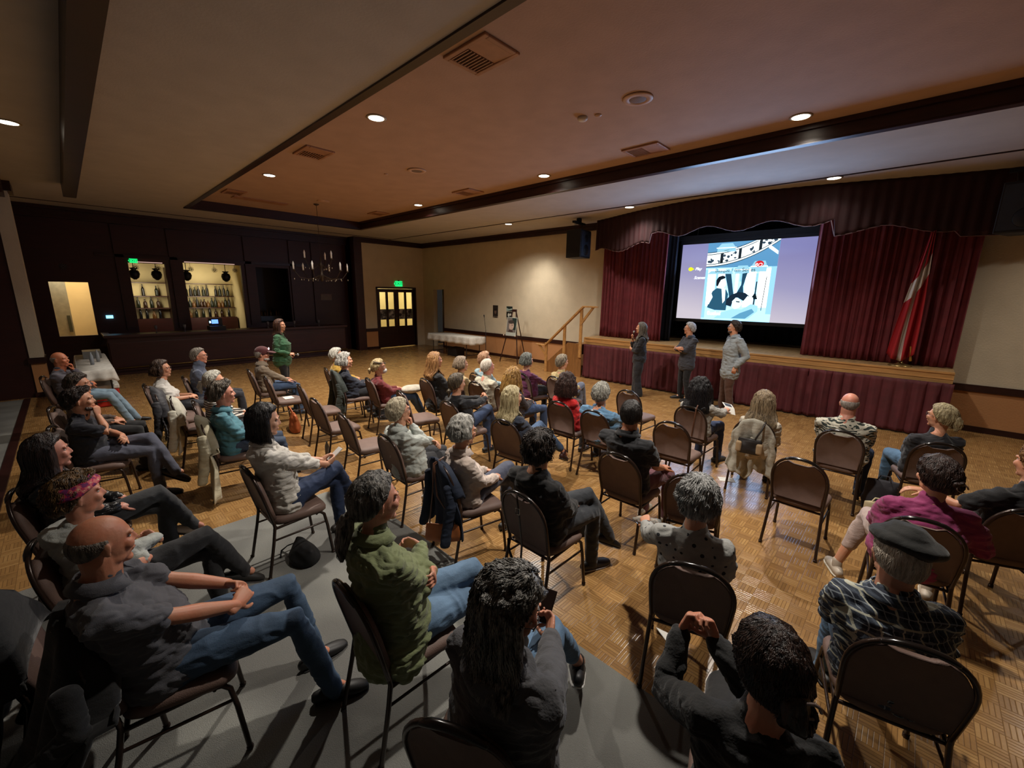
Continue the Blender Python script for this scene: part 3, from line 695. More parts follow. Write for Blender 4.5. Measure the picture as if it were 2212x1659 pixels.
# bottles
def bottle_proto(h, r, hexc):
    pb = PB(); pb.lathe((0, 0, 0), [(r*.95, 0), (r, .01), (r, h*.55), (r*.8, h*.66), (r*.36, h*.76), (r*.32, h*.97), (r*.36, h)], 10)
    return mk('bottle', pb, plain('bottle_'+hexc, hexc, .15, var=.05))
rb = random.Random(8)
protos = [bottle_proto(.30, .038, '141a10'), bottle_proto(.26, .042, '2a160a'), bottle_proto(.32, .034, '0c0c10'), bottle_proto(.22, .045, '5a3a18')]
pos = []
rowsB = [(2.0, 2.62, 4.06, 13, 'upper'), (1.62, 2.62, 4.06, 15, 'middle'), (2.0, 1.42, 2.1, 3, 'upper left'), (1.62, 1.42, 2.1, 5, 'middle left'), (1.28, 2.7, 4.0, 8, 'lower'), (1.28, 1.45, 2.1, 5, 'lower left')]
cnt = 0
for z, a, b, n, nm in rowsB:
    for i in range(n):
        if z == 2.0 and 3.5 < a+(b-a)*i/(n-1) < 3.62: continue
        pr = protos[rb.randrange(4)] if z != 2.0 else protos[2 if i % 2 else 0]
        o = pr.copy(); C.objects.link(o); o.location = (-17.88+rb.uniform(-.03, .06), a+(b-a)*(i/(n-1))+rb.uniform(-.01, .01), z); k = rb.uniform(1.0, 1.2); o.scale = (1.2, 1.2, k)
        tag(o, 'small dark bottle standing on the %s shelf of the back bar' % nm, 'bottle', 'bottles on the %s back bar shelf' % nm); cnt += 1
# niche bottles with blue glints
p = PB(); p.box(-17.2, -16.9, 4.55, 5.45, 1.15, 1.32); tag(mk('shelf', p, plain('niche_shelf', '6a7a88', .4), None, False), 'pale ledge in the right bar niche', 'shelf')
for i in range(9):
    o = protos[i % 4].copy(); C.objects.link(o); o.location = (-17.0+.06*(i % 2), 4.62+.095*i, 1.32)
    o.data = protos[3].data if i % 3 else o.data
    tag(o, 'small bottle glinting on the ledge in the right bar niche', 'bottle', 'bottles in the right bar niche')
for pr in protos: bpy.data.objects.remove(pr)
# silhouetted urns on top shelf
for y in (1.50, 2.0, 2.72, 3.75):
    pb = PB(); pb.lathe((-16.5, y, 2.48), [(.03, 0), (.10, .06), (.13, .16), (.11, .24), (.05, .28), (.09, .31), (.09, .33)], 16); pb.tube([(-16.5, y, 2.80), (-16.5, y, 3.4)], .01, 5)
    tag(mk('pendant_lamp', pb, plain('pendant_black', '0b0908', .5)), {1.5: 'unlit dark pendant lamp in the left bar opening, the left one', 2.0: 'unlit dark pendant lamp in the left bar opening, the right one', 2.72: 'unlit dark pendant lamp in the wide bar opening, the left one', 3.75: 'unlit dark pendant lamp in the wide bar opening, the right one'}[y], 'lamp', 'pendant lamps over the bar')
# wreath like rosettes
for i, (y, z) in enumerate(((1.5, 2.8), (1.98, 2.8), (2.75, 2.82), (3.35, 2.82), (3.9, 2.84), (.1, 2.75))):
    pb = PB()
    for k in range(12):
        a = k*PI/6; pb.tube([(XB-.0+.02, y+.02*math.cos(a), z+.02*math.sin(a)), (XB+.03, y+.075*math.cos(a), z+.075*math.sin(a))], .007, 5)
    pb.tube([(XB-.02, y, z+.07), (XB-.02, y, z+.3)], .004, 4)
    tag(mk('rosette', pb, plain('rosette_grey', '55504c', .5)), 'small grey snowflake ornament hanging %s' % ('in the left bar opening, left one', 'in the left bar opening, right one', 'in the wide bar opening, left one', 'in the wide bar opening, middle one', 'in the wide bar opening, right one', 'above the lit service hatch')[i], 'ornament', 'snowflake ornaments along the bar')
# counter
p = PB(); p.box(-15.35, -14.75, .55, 6.9, .98, 1.05); p.box(-15.2, -14.85, .6, 6.85, 0, .98); p.box(-14.85, -14.83, .62, 6.83, .15, .85); p.box(-16.0, -15.35, .55, .7, .98, 1.05)
ct = mk('bar_counter', p, M_BARW, None, False); bev(ct, .01); tag(ct, 'long dark wooden bar counter in the shade', 'bar counter')
pb = PB(); pb.tube([(-14.7, .7, .2), (-14.7, 6.8, .2)], .022, 8); mk('foot_rail', pb, plain('rail_brass', '6a5530', .3, .9), ct)
p = PB(); p.box(-15.3, -15.1, 1.35, 1.75, 1.05, 1.22); p.box(-15.25, -15.12, 2.1, 2.35, 1.05, 1.3); 
reg = empty('cash_register', (-15.2, 3.05, 1.05), 0, 'dark till with a blue lit screen on the bar counter', 'till')
p = PB(); p.box(-.2, .2, -.2, .2, 0, .12); p.box(-.1, -.02, -.17, .17, .12, .34); mk('body', p, plain('till_black', '08090c', .4), reg, False)
p = PB(); p.box(-.018, -.01, -.10, .06, .18, .30); mk('screen', p, emis('till_blue', '5a86ff', 1.6), reg, False)
p = PB(); p.box(-.018, -.01, -.16, -.12, .2, .26); mk('indicator', p, emis('till_cyan', 'a8e6ff', 2.2), reg, False)
p = PB(); p.box(XB+.0, XB+.05, .72, .86, 1.42, 1.5); o = mk('wall_display', p, emis('display_blue', '6fd0ff', 2.2), None, False); tag(o, 'small glowing blue display on the dark wall beside the hatch', 'display')
exit_sign(XB+.02, 1.48, 2.98, .55, 'small green lit EXIT sign above the left bar opening')
p = PB(); p.box(-15.995, -15.94, 1.55, 2.1, 2.945, 2.965); p.box(-15.995, -15.94, 2.62, 3.9, 3.01, 3.03); tag(mk('light_strip', p, emis('strip_glow', 'e0b8a8', .5), None, False), 'thin glowing strip light along the top of the bar openings', 'light')
for i, (y, z) in enumerate(((1.62, 1.05), (2.25, 1.05), (4.4, 1.05), (5.2, 1.05), (6.0, 1.05))):
    pb = PB(); pb.lathe((-15.0, y, z), [(.03, 0), (.028, .01), (.006, .02), (.006, .08), (.03, .11), (.038, .16), (.034, .2)], 10)
    tag(mk('wine_glass', pb, plain('glass_grey', '5a5a62', .1)), 'empty stemmed glass standing on the dark bar counter', 'glass', 'glasses along the bar counter')
p = PB(); p.box(XB, XB+.012, 6.55, 6.95, 1.9, 2.12); tag(mk('notice', p, plain('notice_grey', '6a6468', .6), None, False), 'pale paper notice pinned to the dark bar wall', 'notice')
# column and dark wall at the far left
p = PB(); p.box(-13.45, -12.92, -.66, -.46, .82, CZ); struct('column_left', p, M_CREAM, label='cream painted pier at the far left')
p = PB(); p.box(-13.45, -12.92, -.66, -.46, .1, .70); struct('column_left_dado', p, M_TERRA)
p = PB(); p.box(-13.47, -12.89, -.69, -.44, .70, .82); p.box(-13.47, -12.89, -.69, -.44, 0, .1); p.box(-13.5, -12.86, -.72, -.40, 4.02, 4.2); struct('trim_16', p, M_DARK)
p = PB(); p.box(-13.1, -12.95, YS_, -.66, 0, CZ); struct('wall_dark_left', p, M_BARW, label='dark wooden wall at the far left')
p = PB(); p.box(-12.95, -12.3, YS_, -.50, 3.9, 4.2); struct('trim_17', p, M_DARK, label='dark beam along the top of the far left wall')
# ---------------------------------------------------------------- ceiling fixtures
M_LENS = emis('downlight_glow', 'fff0d8', 6)
def downlight(x, y, z, label):
    r = empty('downlight', (x, y, z), 0, label, 'ceiling light', 'recessed round ceiling lights')
    pb = PB(); pb.lathe((0, 0, 0), [(.115, 0), (.125, -.006), (.10, -.012), (.095, -.004)], 28); mk('trim_ring', pb, plain('ring_white', 'b8a890', .5), r)
    pb = PB(); pb.lathe((0, 0, 0), [(.094, -.004), (.094, -.009), (.06, -.011)], 24); mk('lens', pb, M_LENS, r)
CL = ['second light of the left row on the tan ceiling', 'light on the tan ceiling nearest the bar on the camera side', 'light on the tan ceiling near the chandelier', 'middle light on the tan ceiling along the stage side', 'light on the tan ceiling nearest the right end', 'light overhead out of the view']
for i, (x, y) in enumerate(COFFER_LIGHTS): downlight(x, y, CR, 'round recessed '+CL[i])
SL = ['light at the far left beyond the dark beam', 'light on the cream ceiling above the easel', 'light on the cream ceiling over the left stage curtain', 'light on the cream ceiling over the right stage curtain', 'light on the cream ceiling right of the stage']
for i, (x, y) in enumerate(SOFFIT_LIGHTS): downlight(x, y, CZ, 'round recessed '+SL[i])
def vent(x, y, z, sx, sy, label):
    r = empty('air_vent', (x, y, z), 0, label, 'air vent', 'square ceiling air vents')
    m = plain('vent_paint', 'a87a5a', .5)
    pb = PB(); k = .05
    pb.box(-sx-k, sx+k, -sy-k, -sy, -.025, 0); pb.box(-sx-k, sx+k, sy, sy+k, -.025, 0); pb.box(-sx-k, -sx, -sy, sy, -.025, 0); pb.box(sx, sx+k, -sy, sy, -.025, 0); bev(mk('frame', pb, m, r, False), .008)
    pb = PB()
    for i in range(9):
        y_ = -sy+2*sy*(i+.5)/9; pb.box(-sx, 0, y_-.006, y_+.006, -.02, -.004)
    mk('slats', pb, m, r, False)
    pb = PB(); pb.box(-sx, 0, -sy, sy, -.003, -.001); mk('duct', pb, plain('duct_dark', '0c0a08', .9), r, False)
    pb = PB(); pb.prism([(0, -.004), (sx, -.004), (sx, -.022), (0, -.012)], -sy, sy, 'y'); mk('baffle', pb, m, r, False)
vent(-3.28, 2.98, CR, .24, .17, 'large square air vent in the tan ceiling near the dark edge')
vent(-3.34, 6.38, CR, .24, .17, 'square air vent in the tan ceiling in front of the screen')
vent(-7.5, 6.42, CR, .24, .17, 'square air vent in the tan ceiling above the easel side')
vent(-7.35, 3.08, CR, .24, .17, 'square air vent in the tan ceiling toward the bar')
vent(-11.4, 6.45, CR, .22, .15, 'square air vent in the tan ceiling at the far corner')
vent(-11.6, 3.0, CR, .22, .15, 'square air vent in the tan ceiling at the bar corner')
p = PB(); p.box(-12.3, -12.0, 3.1, 4.3, CR-.02, CR); tag(mk('ceiling_grille', p, plain('vent_paint', 'a87a5a', .5), None, False), 'long flat grille in the tan ceiling beside the chandelier', 'air vent')
def cspk(x, y, label):
    r = empty('ceiling_speaker', (x, y, CR), 0, label, 'ceiling speaker', 'round ceiling speakers')
    pb = PB(); pb.lathe((0, 0, 0), [(.155, 0), (.17, -.006), (.16, -.016), (.10, -.02), (.095, -.012)], 28); mk('ring', pb, plain('ring_tan', 'c4a088', .5), r)
    pb = PB(); pb.lathe((0, 0, 0), [(.096, -.013), (.09, -.016), (.03, -.02)], 24); mk('grille', pb, plain('grille_tan', '7a6458', .6, bump=.8, bsc=150), r)
cspk(-2.63, 4.75, 'round speaker in the middle of the tan ceiling nearest the camera'); cspk(-6.95, 4.74, 'round speaker in the middle of the tan ceiling over the audience')
pb = PB(); pb.lathe((-3.38, 4.77, CR), [(.06, 0), (.065, -.02), (.05, -.04), (.02, -.045)], 18); tag(mk('smoke_detector', pb, plain('detector_white', 'd0c4b8', .4)), 'white round smoke detector on the tan ceiling', 'smoke detector')
pb = PB(); pb.lathe((-3.2, 4.84, CR), [(.045, 0), (.04, -.01), (.015, -.02)], 14); tag(mk('sprinkler', pb, plain('ring_tan', 'c4a088', .5)), 'small sprinkler plate beside the smoke detector', 'sprinkler')
pb = PB(); pb.lathe((-7.6, 4.5, CR), [(.04, 0), (.035, -.01), (.012, -.02)], 14); tag(mk('sprinkler', pb, plain('ring_tan', 'c4a088', .5)), 'small sprinkler plate near the far ceiling speaker', 'sprinkler')
pb = PB(); pb.lathe((-11.0, 4.75, CR), [(.15, 0), (.14, -.012), (.05, -.018)], 18); tag(mk('ceiling_plate', pb, plain('ring_tan', 'c4a088', .5)), 'flat round plate on the tan ceiling behind the chandelier', 'ceiling speaker')
# chandelier
chn = empty('chandelier', (-11.5, 4.78, 2.6), 0, 'unlit chandelier with white candle tubes hanging before the bar', 'chandelier')
MB = plain('chandelier_metal', '3c2e20', .45, .4)
pb = PB(); pb.tube([(0, 0, 1.8), (0, 0, .3)], .006, 6); pb.lathe((0, 0, 1.76), [(.02, 0), (.06, .02), (.07, .04)], 14); mk('chain', pb, plain('chain_brown', '3a2418', .5), chn)
pb = PB(); pb.lathe((0, 0, 0), [(.01, -.12), (.05, -.08), (.03, -.02), (.07, .02), (.03, .08), (.03, .25), (.06, .3), (.02, .36), (.015, .5)], 14); mk('stem', pb, MB, chn)
WAX = plain('candle_white', 'f2efe8', .4, var=.03)
for n_, R_, z_ in ((6, .66, .17), (3, .38, .46)):
    for i in range(n_):
        a = i*2*PI/n_+.35; c, s_ = math.cos(a), math.sin(a)
        pb = PB(); pb.tube([(c*.03, s_*.03, z_-.12), (c*R_*.4, s_*R_*.4, z_-.24), (c*R_*.8, s_*R_*.8, z_-.2), (c*R_, s_*R_, z_-.02)], .009, 6); pb.lathe((c*R_, s_*R_, z_-.03), [(.01, 0), (.045, .015), (.02, .03)], 10); ar = mk('arm', pb, MB, chn)
        pb = PB(); pb.lathe((c*R_, s_*R_, z_), [(.02, 0), (.02, .10), (.025, .12), (.019, .155), (.003, .20)], 10); mk('candle', pb, WAX, ar)
        for t_ in (.5, .75, 1.0):
            pb = PB(); pb.ell((c*R_*t_, s_*R_*t_, z_-.30+.06*t_), (.009, .009, .022), None, 6, 4)
            mk('crystal', pb, plain('crystal', 'a89880', .1), ar)
# ---------------------------------------------------------------- tables, posters, easel, microphone
def tcloth(x0, x1, y0, y1, z, hems, seed=1):
    """flat top with skirts; hems = drop per side (y0 side, x1 side, y1 side, x0 side)"""
    pb = PB(); per = []; N_ = 40
    for i in range(N_): per.append((x0+(x1-x0)*i/N_, y0, 0, -1, hems[0]))
    for i in range(14): per.append((x1, y0+(y1-y0)*i/14, 1, 0, hems[1]))
    for i in range(N_): per.append((x1+(x0-x1)*i/N_, y1, 0, 1, hems[2]))
    for i in range(14): per.append((x0, y1+(y0-y1)*i/14, -1, 0, hems[3]))
    rows = []
    for s in (0, .06, .35, .7, 1):
        row = []
        for k, (x, y, nx, ny, h) in enumerate(per):
            w_ = .012+s*.05*(.6+.5*math.sin(k*.9+seed)) if s > 0 else 0
            row.append(V3((x+nx*w_, y+ny*w_, z-(h*s)-.0)))
        row.append(row[0]); rows.append(row)
    pb.grid(rows); pb.quad(*[V3(q_) for q_ in ((x0, y0, z), (x1, y0, z), (x1, y1, z), (x0, y1, z))])
    return pb
def table(x0, x1, y0, y1, z, label, clabel, hems, hexc='c9c6bd'):
    r = empty('folding_table', ((x0+x1)/2, (y0+y1)/2, 0), 0, label, 'table'); w_, d_ = (x1-x0)/2, (y1-y0)/2
    p = PB(); p.box(-w_+.01, w_-.01, -d_+.01, d_-.01, z-.04, z-.004); mk('table_top', p, plain('table_grey', '8a857c', .5), r, False)
    for sx in (-1, 1):
        p = PB(); 
        for sy in (-1, 1): p.tube([(sx*(w_-.25), sy*(d_-.06), z-.04), (sx*(w_-.25), sy*(d_-.04), .01)], .014, 6)
        p.tube([(sx*(w_-.25), -(d_-.05), .12), (sx*(w_-.25), (d_-.05), .12)], .012, 6); mk('leg', p, plain('leg_grey', '3a3836', .4, .5), r)
    o = mk('tablecloth', tcloth(x0, x1, y0, y1, z+.004, hems), cloth(hexc, wr=.15)); md = o.modifiers.new('t', 'SOLIDIFY'); md.thickness = .004; tag(o, clabel, 'tablecloth'); return r
table(-13.15, -10.75, 9.25, 9.95, .75, 'long folding table standing against the stage wall', 'off-white cloth draped over the table by the stage wall', (.24, .26, .2, .24))
table(-13.4, -10.7, -.02, .45, .76, 'narrow folding table standing beside the cream pier', 'white cloth over the narrow table beside the cream pier', (.3, .2, .24, .2))
p = PB(); p.box(-12.9, -12.5, .1, .38, .77, .92); tag(mk('storage_box', p, plain('box_grey', '6a6a68', .5), None, False), 'grey box on the narrow cloth-covered table', 'box')
for i, x in enumerate((-11.5, -11.9)):
    pb = PB(); pb.lathe((x, .2+.1*i, .77), [(.03, 0), (.033, .1), (.03, .17), (.012, .21), (.012, .24)], 10); tag(mk('water_bottle', pb, plain('bottle_clear_grey', '8a9096', .15)), 'plastic bottle standing on the narrow cloth-covered table', 'bottle', 'bottles on the narrow table')
ck = empty('cooler', (-11.3, .30, 0), 0, 'red cooler with a white lid on the floor by the narrow table', 'cooler')
p = PB(); p.box(-.3, .3, -.19, .19, .0, .34); bev(mk('body', p, plain('cooler_red', 'b3261a', .4), ck, False), .02)
p = PB(); p.box(-.31, .31, -.2, .2, .34, .42); bev(mk('lid', p, plain('cooler_white', 'd0cec4', .4), ck, False), .015)
p = PB(); p.tube([(-.31, -.12, .3), (-.33, -.12, .36), (-.33, .12, .36), (-.31, .12, .3)], .01, 6); mk('handle', p, plain('cooler_white', 'd0cec4', .4), ck)
for (x0, x1, z0, z1, lb, kind) in ((-11.10, -10.84, 1.38, 1.82, 'dark portrait poster on the wall left of the easel', 0), (-10.41, -10.12, 1.35, 1.81, 'black and white poster on the wall next to the easel', 1)):
    w2, h2 = (x1-x0), (z1-z0); r = empty('poster', (x0, YN, z0), 0, lb, 'poster')
    p = PB(); p.box(0, w2, -.006, -.002, 0, h2); mk('sheet', p, [plain('poster_dark', '2c2320', .5), plain('poster_pale', 'b8b0a0', .6)][kind], r, False)
    def patch(nm, pts, hexc, d): 
        q_ = PB(); n = len(pts); q_.add([V3((a*w2, -d, b*h2)) for a, b in pts], [tuple(range(n))]); mk(nm, q_, plain('ink_'+hexc, hexc, .5, var=.05), r, False)
    circ = lambda cx_, cy_, rx, ry, n=12: [(cx_+rx*math.cos(t), cy_+ry*math.sin(t)) for t in np.linspace(0, 2*PI, n, endpoint=False)]
    if kind == 0:
        patch('portrait_face', circ(.52, .50, .22, .2), '6a544a', .0075); patch('portrait_hair', circ(.52, .66, .26, .1), '1a1412', .0085)
        patch('bottom_margin', [(0, 0), (1, 0), (1, .12), (.2, .12)], '8a7c70', .007); patch('title_block', [(.25, .03), (.85, .03), (.85, .10), (.25, .10)], '120e0c', .009)
    else:
        patch('picture_top', [(0, .62), (1, .62), (1, .98), (0, .98)], '1c2a26', .0075); patch('hill', [(0, .62), (1, .74), (.9, .84), (.4, .78), (0, .88)], '9ab0aa', .0085)
        patch('picture_low', [(0, .14), (1, .14), (1, .58), (0, .58)], '0f1412', .0075); patch('figure', circ(.38, .34, .16, .14), 'd0d4cc', .0085); patch('figure', circ(.68, .38, .12, .09), 'd0d4cc', .0088)
        patch('title_block', [(.05, .03), (.95, .05), (.95, .10), (.05, .08)], '4a4238', .0085)
es = empty('easel', (-9.45, 10.1, 0), 0, 'dark wooden easel standing against the stage wall', 'easel')
for a, b in (((-.10, -.02, 1.72), (-.44, -.28, .01)), ((.02, -.02, 1.72), (.36, -.28, .01)), ((-.02, .03, 1.70), (.10, .42, .01))):
    p = PB(); p.tube([a, b], .017, 6); mk('leg', p, M_DARK, es)
p = PB(); p.box(-.12, .05, -.05, .0, 1.66, 1.74); mk('head_block', p, M_DARK, es, False)
p = PB(); p.box(-.34, .27, -.24, -.16, .86, .89); mk('ledge', p, M_DARK, es, False)
p = PB()
for a in (-.30, .22): p.ell((a, -.25, .90), (.018, .018, .03), None, 8, 6)
mk('peg', p, plain('peg_pale', 'd8c4b0', .4), es)
pr = empty('easel_poster', (-9.47, 9.88, .89), 0, 'portrait poster standing on the dark easel', 'poster')
Mx = Matrix.Translation((0, 0, 0)) @ Euler((rad(-9), 0, 0)).to_matrix().to_4x4()
p = PB(); p.box(-.22, .22, -.006, .006, 0, .60, Mx); mk('board', p, plain('poster_board_pale', 'aab0a8', .5), pr, False)
def ep(nm, pts, hexc, d):
    q_ = PB(); n = len(pts); q_.add([Mx @ V3((a, -d, b)) for a, b in pts], [tuple(range(n))]); mk(nm, q_, plain('ink_'+hexc, hexc, .5, var=.1), pr, False)
cc = lambda cx_, cy_, rx, ry, n=14: [(cx_+rx*math.cos(t), cy_+ry*math.sin(t)) for t in np.linspace(0, 2*PI, n, endpoint=False)]
ep('picture_dark', [(-.20, .12), (.20, .12), (.20, .58), (-.20, .58)], '6a6460', .008); ep('picture_side', [(.08, .2), (.20, .2), (.20, .58), (.0, .58)], '1c2c28', .0085)
ep('portrait_face', cc(.0, .32, .11, .13), 'b09a8c', .009); ep('portrait_hair', cc(-.03, .45, .13, .06), '3c3430', .0095); ep('portrait_collar', [(-.14, .12), (.1, .12), (.06, .20), (-.08, .20)], '40302c', .0095); ep('portrait_eye', cc(.03, .35, .03, .012), '2a2020', .0098)
mcs = empty('microphone_stand', (-10.62, 9.85, 0), 0, 'thin black microphone stand beside the cloth-covered table', 'microphone stand')
p = PB(); p.tube([(0, 0, .03), (0, 0, 1.0)], .010, 6); mk('pole', p, M_BLACK, mcs)
p = PB(); p.tube([(0, 0, .98), (-.10, .02, 1.44)], .007, 6); mk('boom', p, M_BLACK, mcs)
p = PB(); p.tube([(-.10, .02, 1.43), (-.115, .023, 1.50)], [.012, .02], 8); mk('microphone', p, M_BLACK, mcs)
p = PB()
for a in (0, 2.1, 4.2): p.tube([(0, 0, .18), (.26*math.cos(a), .26*math.sin(a), .012)], .007, 5)
mk('tripod', p, M_BLACK, mcs)
# ---------------------------------------------------------------- people
def ik(a, b, l1, l2, pole):
    a = V3(a); b = V3(b); d = b-a; L = d.length; L = max(min(L, (l1+l2)*.999), abs(l1-l2)*1.02+.001); dn = d.normalized()
    x = (l1*l1-l2*l2+L*L)/(2*L); h = math.sqrt(max(l1*l1-x*x, 0)); p = V3(pole); p = (p-dn*p.dot(dn)).normalized()
    return a+dn*x+p*h, a+dn*L
def smooth(x, a, b):
    t = np.clip((x-a)/(b-a), 0, 1); return t*t*(3-2*t)
HL = {  # hairline elevation (degrees) over azimuth from the face
 'full': ([0, 35, 60, 78, 92, 105, 130, 180], [44, 42, 26, 2, -14, -32, -44, -48]),
 'recede': ([0, 25, 45, 62, 78, 92, 105, 130, 180], [68, 64, 52, 24, 0, -14, -32, -44, -48]),
 'bangs': ([0, 35, 60, 78, 92, 105, 130, 180], [24, 24, 12, -4, -18, -34, -46, -50]),
}
def hair_fn(kind, t, sidev=1.0, topv=1.0, wild=0.0, seed=0):
    az_t, h_t = HL['full' if kind in ('fringe',) else kind]
    def base(az, el):
        d = np.stack([np.sin(az)*np.cos(el), np.cos(az)*np.cos(el), np.sin(el)], -1)
        r = 1/np.sqrt((d[..., 0]/.080)**2+(d[..., 1]/np.where(d[..., 1] > 0, .101, .103))**2+(d[..., 2]/np.where(d[..., 2] > 0, .110, .120))**2)
        return d, r
    def f(az, el, lift=1.0):
        d, r = base(az, el); A = np.abs(np.degrees((az+PI) % (2*PI)-PI)); h = np.interp(A, az_t, h_t); e = np.degrees(el)
        mask = smooth(e, h-5, h+7)
        if kind == 'fringe':
            mask = mask*smooth(A, 62, 84)*(1-smooth(e, 10, 42))
        th = t*(1+(sidev-1)*np.abs(d[..., 0])+(topv-1)*np.clip(d[..., 2], 0, 1))
        if kind == 'fringe': r = (r-.007)*(1-.10*smooth(-e, 0, 40))
        n = vnoise(np.stack([d[..., 0]*5, d[..., 1]*5, d[..., 2]*5], -1).reshape(-1, 3), seed).reshape(az.shape)
        R = r+mask*(th*(1+.35*n*(1+wild))+.002)*lift-(1-mask)*.018
        return np.stack([d[..., 0]*R, d[..., 1]*R-.012, d[..., 2]*R+.012], -1), mask
    return f
def tubes_np(P, Rr, sides=4):
    """P (m,k,3) paths, Rr (m,k) radii -> quads"""
    m, k, _ = P.shape; D = np.empty_like(P); D[:, 1:-1] = P[:, 2:]-P[:, :-2]; D[:, 0] = P[:, 1]-P[:, 0]; D[:, -1] = P[:, -1]-P[:, -2]
    D /= np.maximum(np.linalg.norm(D, axis=2), 1e-9)[..., None]
    up = np.array([.31, .17, .93]); A = np.cross(D, up); A /= np.maximum(np.linalg.norm(A, axis=2), 1e-9)[..., None]; B = np.cross(D, A)
    Vt = np.stack([P+A*(Rr*math.cos(2*PI*s/sides))[..., None]+B*(Rr*math.sin(2*PI*s/sides))[..., None] for s in range(sides)], 2)
    idx = np.arange(m*k*sides).reshape(m, k, sides); q = []
    for s in range(sides):
        t = (s+1) % sides; q.append(np.stack([idx[:, :-1, s], idx[:, :-1, t], idx[:, 1:, t], idx[:, 1:, s]], -1).reshape(-1, 4))
    return Vt.reshape(-1, 3), np.concatenate(q)
def make_hair(st, Th, seed, near, root, mat, down):
    """st: dict(kind,t,long,curl,locks,pony,bun,side,top). Th head->local matrix. down(p): keep a point off the body"""
    rng = np.random.default_rng(seed+5)
    kind = st.get('kind', 'full'); t = st.get('t', .012)+.005; L = st.get('long', 0); curl = st.get('curl', 0)
    f = hair_fn(kind, t, st.get('side', 1), st.get('top', 1), st.get('wild', 0), seed)
    M4 = np.array(Th)
    def tr(P): return P @ M4[:3, :3].T+M4[:3, 3]
    n, m = (72, 44) if near else (48, 30)
    az, el = np.meshgrid(np.linspace(0, 2*PI, n, endpoint=False), np.linspace(-PI/2+.02, PI/2-.02, m))
    P, mask = f(az, el)
    amp = .0028+.009*curl
    Q = P.reshape(-1, 3); dn = Q/np.linalg.norm(Q, axis=1)[:, None]
    nn = vnoise(Q*np.array([90, 90, 18] if not curl else [48, 48, 48]), seed+1)
    Q = Q+dn*(nn*amp*mask.reshape(-1))[:, None]
    idx = np.arange(m*n).reshape(m, n); F = np.stack([idx[:-1], np.roll(idx, -1, 1)[:-1], np.roll(idx, -1, 1)[1:], idx[1:]], -1).reshape(-1, 4)
    chunks = [(tr(Q), F)]
    hc = M4[:3, 3]
    def longpath(a, k, inset=.0):
        """points in the person's space: over the side of the head, then straight down"""
        out = []
        for e0 in (58, 34, 12):
            p, _ = f(np.array([[a]]), np.array([[rad(e0)]])); p = p[0, 0]; out.append(tr((p*(1-inset/np.linalg.norm(p)))[None])[0])
        p0 = out[-1]; o = p0-hc; o[2] = 0; o = o/max(np.linalg.norm(o), 1e-6); sp = st.get('spread', .02)
        for j in range(1, k+1):
            s = j/k; neck = math.exp(-((s*L-.13)/.06)**2)*.014 if not curl else 0
            out.append(p0+o*(sp*s-neck)-np.array([0, 0, L*s+.02*s]))
        return np.array(out)
    if L:
        pb = PB(); nc = 15; amax = st.get('wrap', 72)
        for c in range(nc):
            a = rad(amax+(360-2*amax)*c/(nc-1)); P = longpath(a, 5, .024)
            pts = [down(V3(p)) for p in P]
            pb.tube(pts, [.016, .024, .027, .028, .028, .026, .022, .011], 8)
        pb.ell(Th @ V3((0, -.03, -.02)), (.072, .078, .088), Th.to_3x3())
        V_, F_ = vox(pb, .009 if near else .012, 2)
        N = vnormals(V_, F_)
        nn = vnoise(V_*np.array([75, 75, 10] if not curl else [40, 40, 34]), seed+2)
        V_ = V_+N*(nn*(.004+.010*curl))[:, None]
        chunks.append((V_, F_))
    nl = int(st.get('locks', 1)*(320, 1100, 2400)[near])
    if nl:
        k = 9 if near else 6; k2 = (10 if near else 6) if L else 0
        a0 = rng.uniform(-PI, PI, nl); es = rng.uniform(rad(20), rad(86), nl)
        if kind == 'fringe':
            a0 = np.sign(a0)*rng.uniform(rad(82), PI, nl); es = rng.uniform(rad(0), rad(24), nl)
        elif L: a0 = np.where(np.abs(a0) < rad(70), np.sign(a0)*rng.uniform(rad(60), PI, nl), a0)
        Ad = np.degrees(np.abs(a0)); az_t, h_t = HL['full' if kind == 'fringe' else kind]
        he = np.radians(np.interp(Ad, az_t, h_t)+3)
        if L: he = np.full(nl, rad(14))
        ln = rng.uniform(.5, 1, nl) if not L else np.ones(nl)
        ts = np.linspace(0, 1, k)
        EL = es[:, None]+(np.minimum(he, es-.15)-es)[:, None]*ts[None]*ln[:, None]
        sweep = st.get('sweep', .25)
        AZ = a0[:, None]+rng.normal(0, sweep, nl)[:, None]*ts[None]*(0 if L else 1)+rng.normal(0, .5, nl)[:, None]*((1-ts[None])**2)*.6
        P, mk_ = f(AZ, EL, 1.0)
        lift = (rng.uniform(-.001, .004, nl)+st.get('wild', 0)*rng.uniform(0, .02, nl)**1)[:, None]*(ts[None]**.7)
        nrm = P/np.linalg.norm(P, axis=2)[..., None]; P = P+nrm*lift[..., None]
        R = np.full((nl, k), (.0036, .0022, .0017)[near])*rng.uniform(.7, 1.4, nl)[:, None]
        R = R*np.clip(1.15-.9*ts[None]**3, .12, 1) if not L else R
        R = R*np.clip(mk_*1.6-.4, 0.03, 1)
        P = tr(P.reshape(-1, 3)).reshape(nl, k, 3)
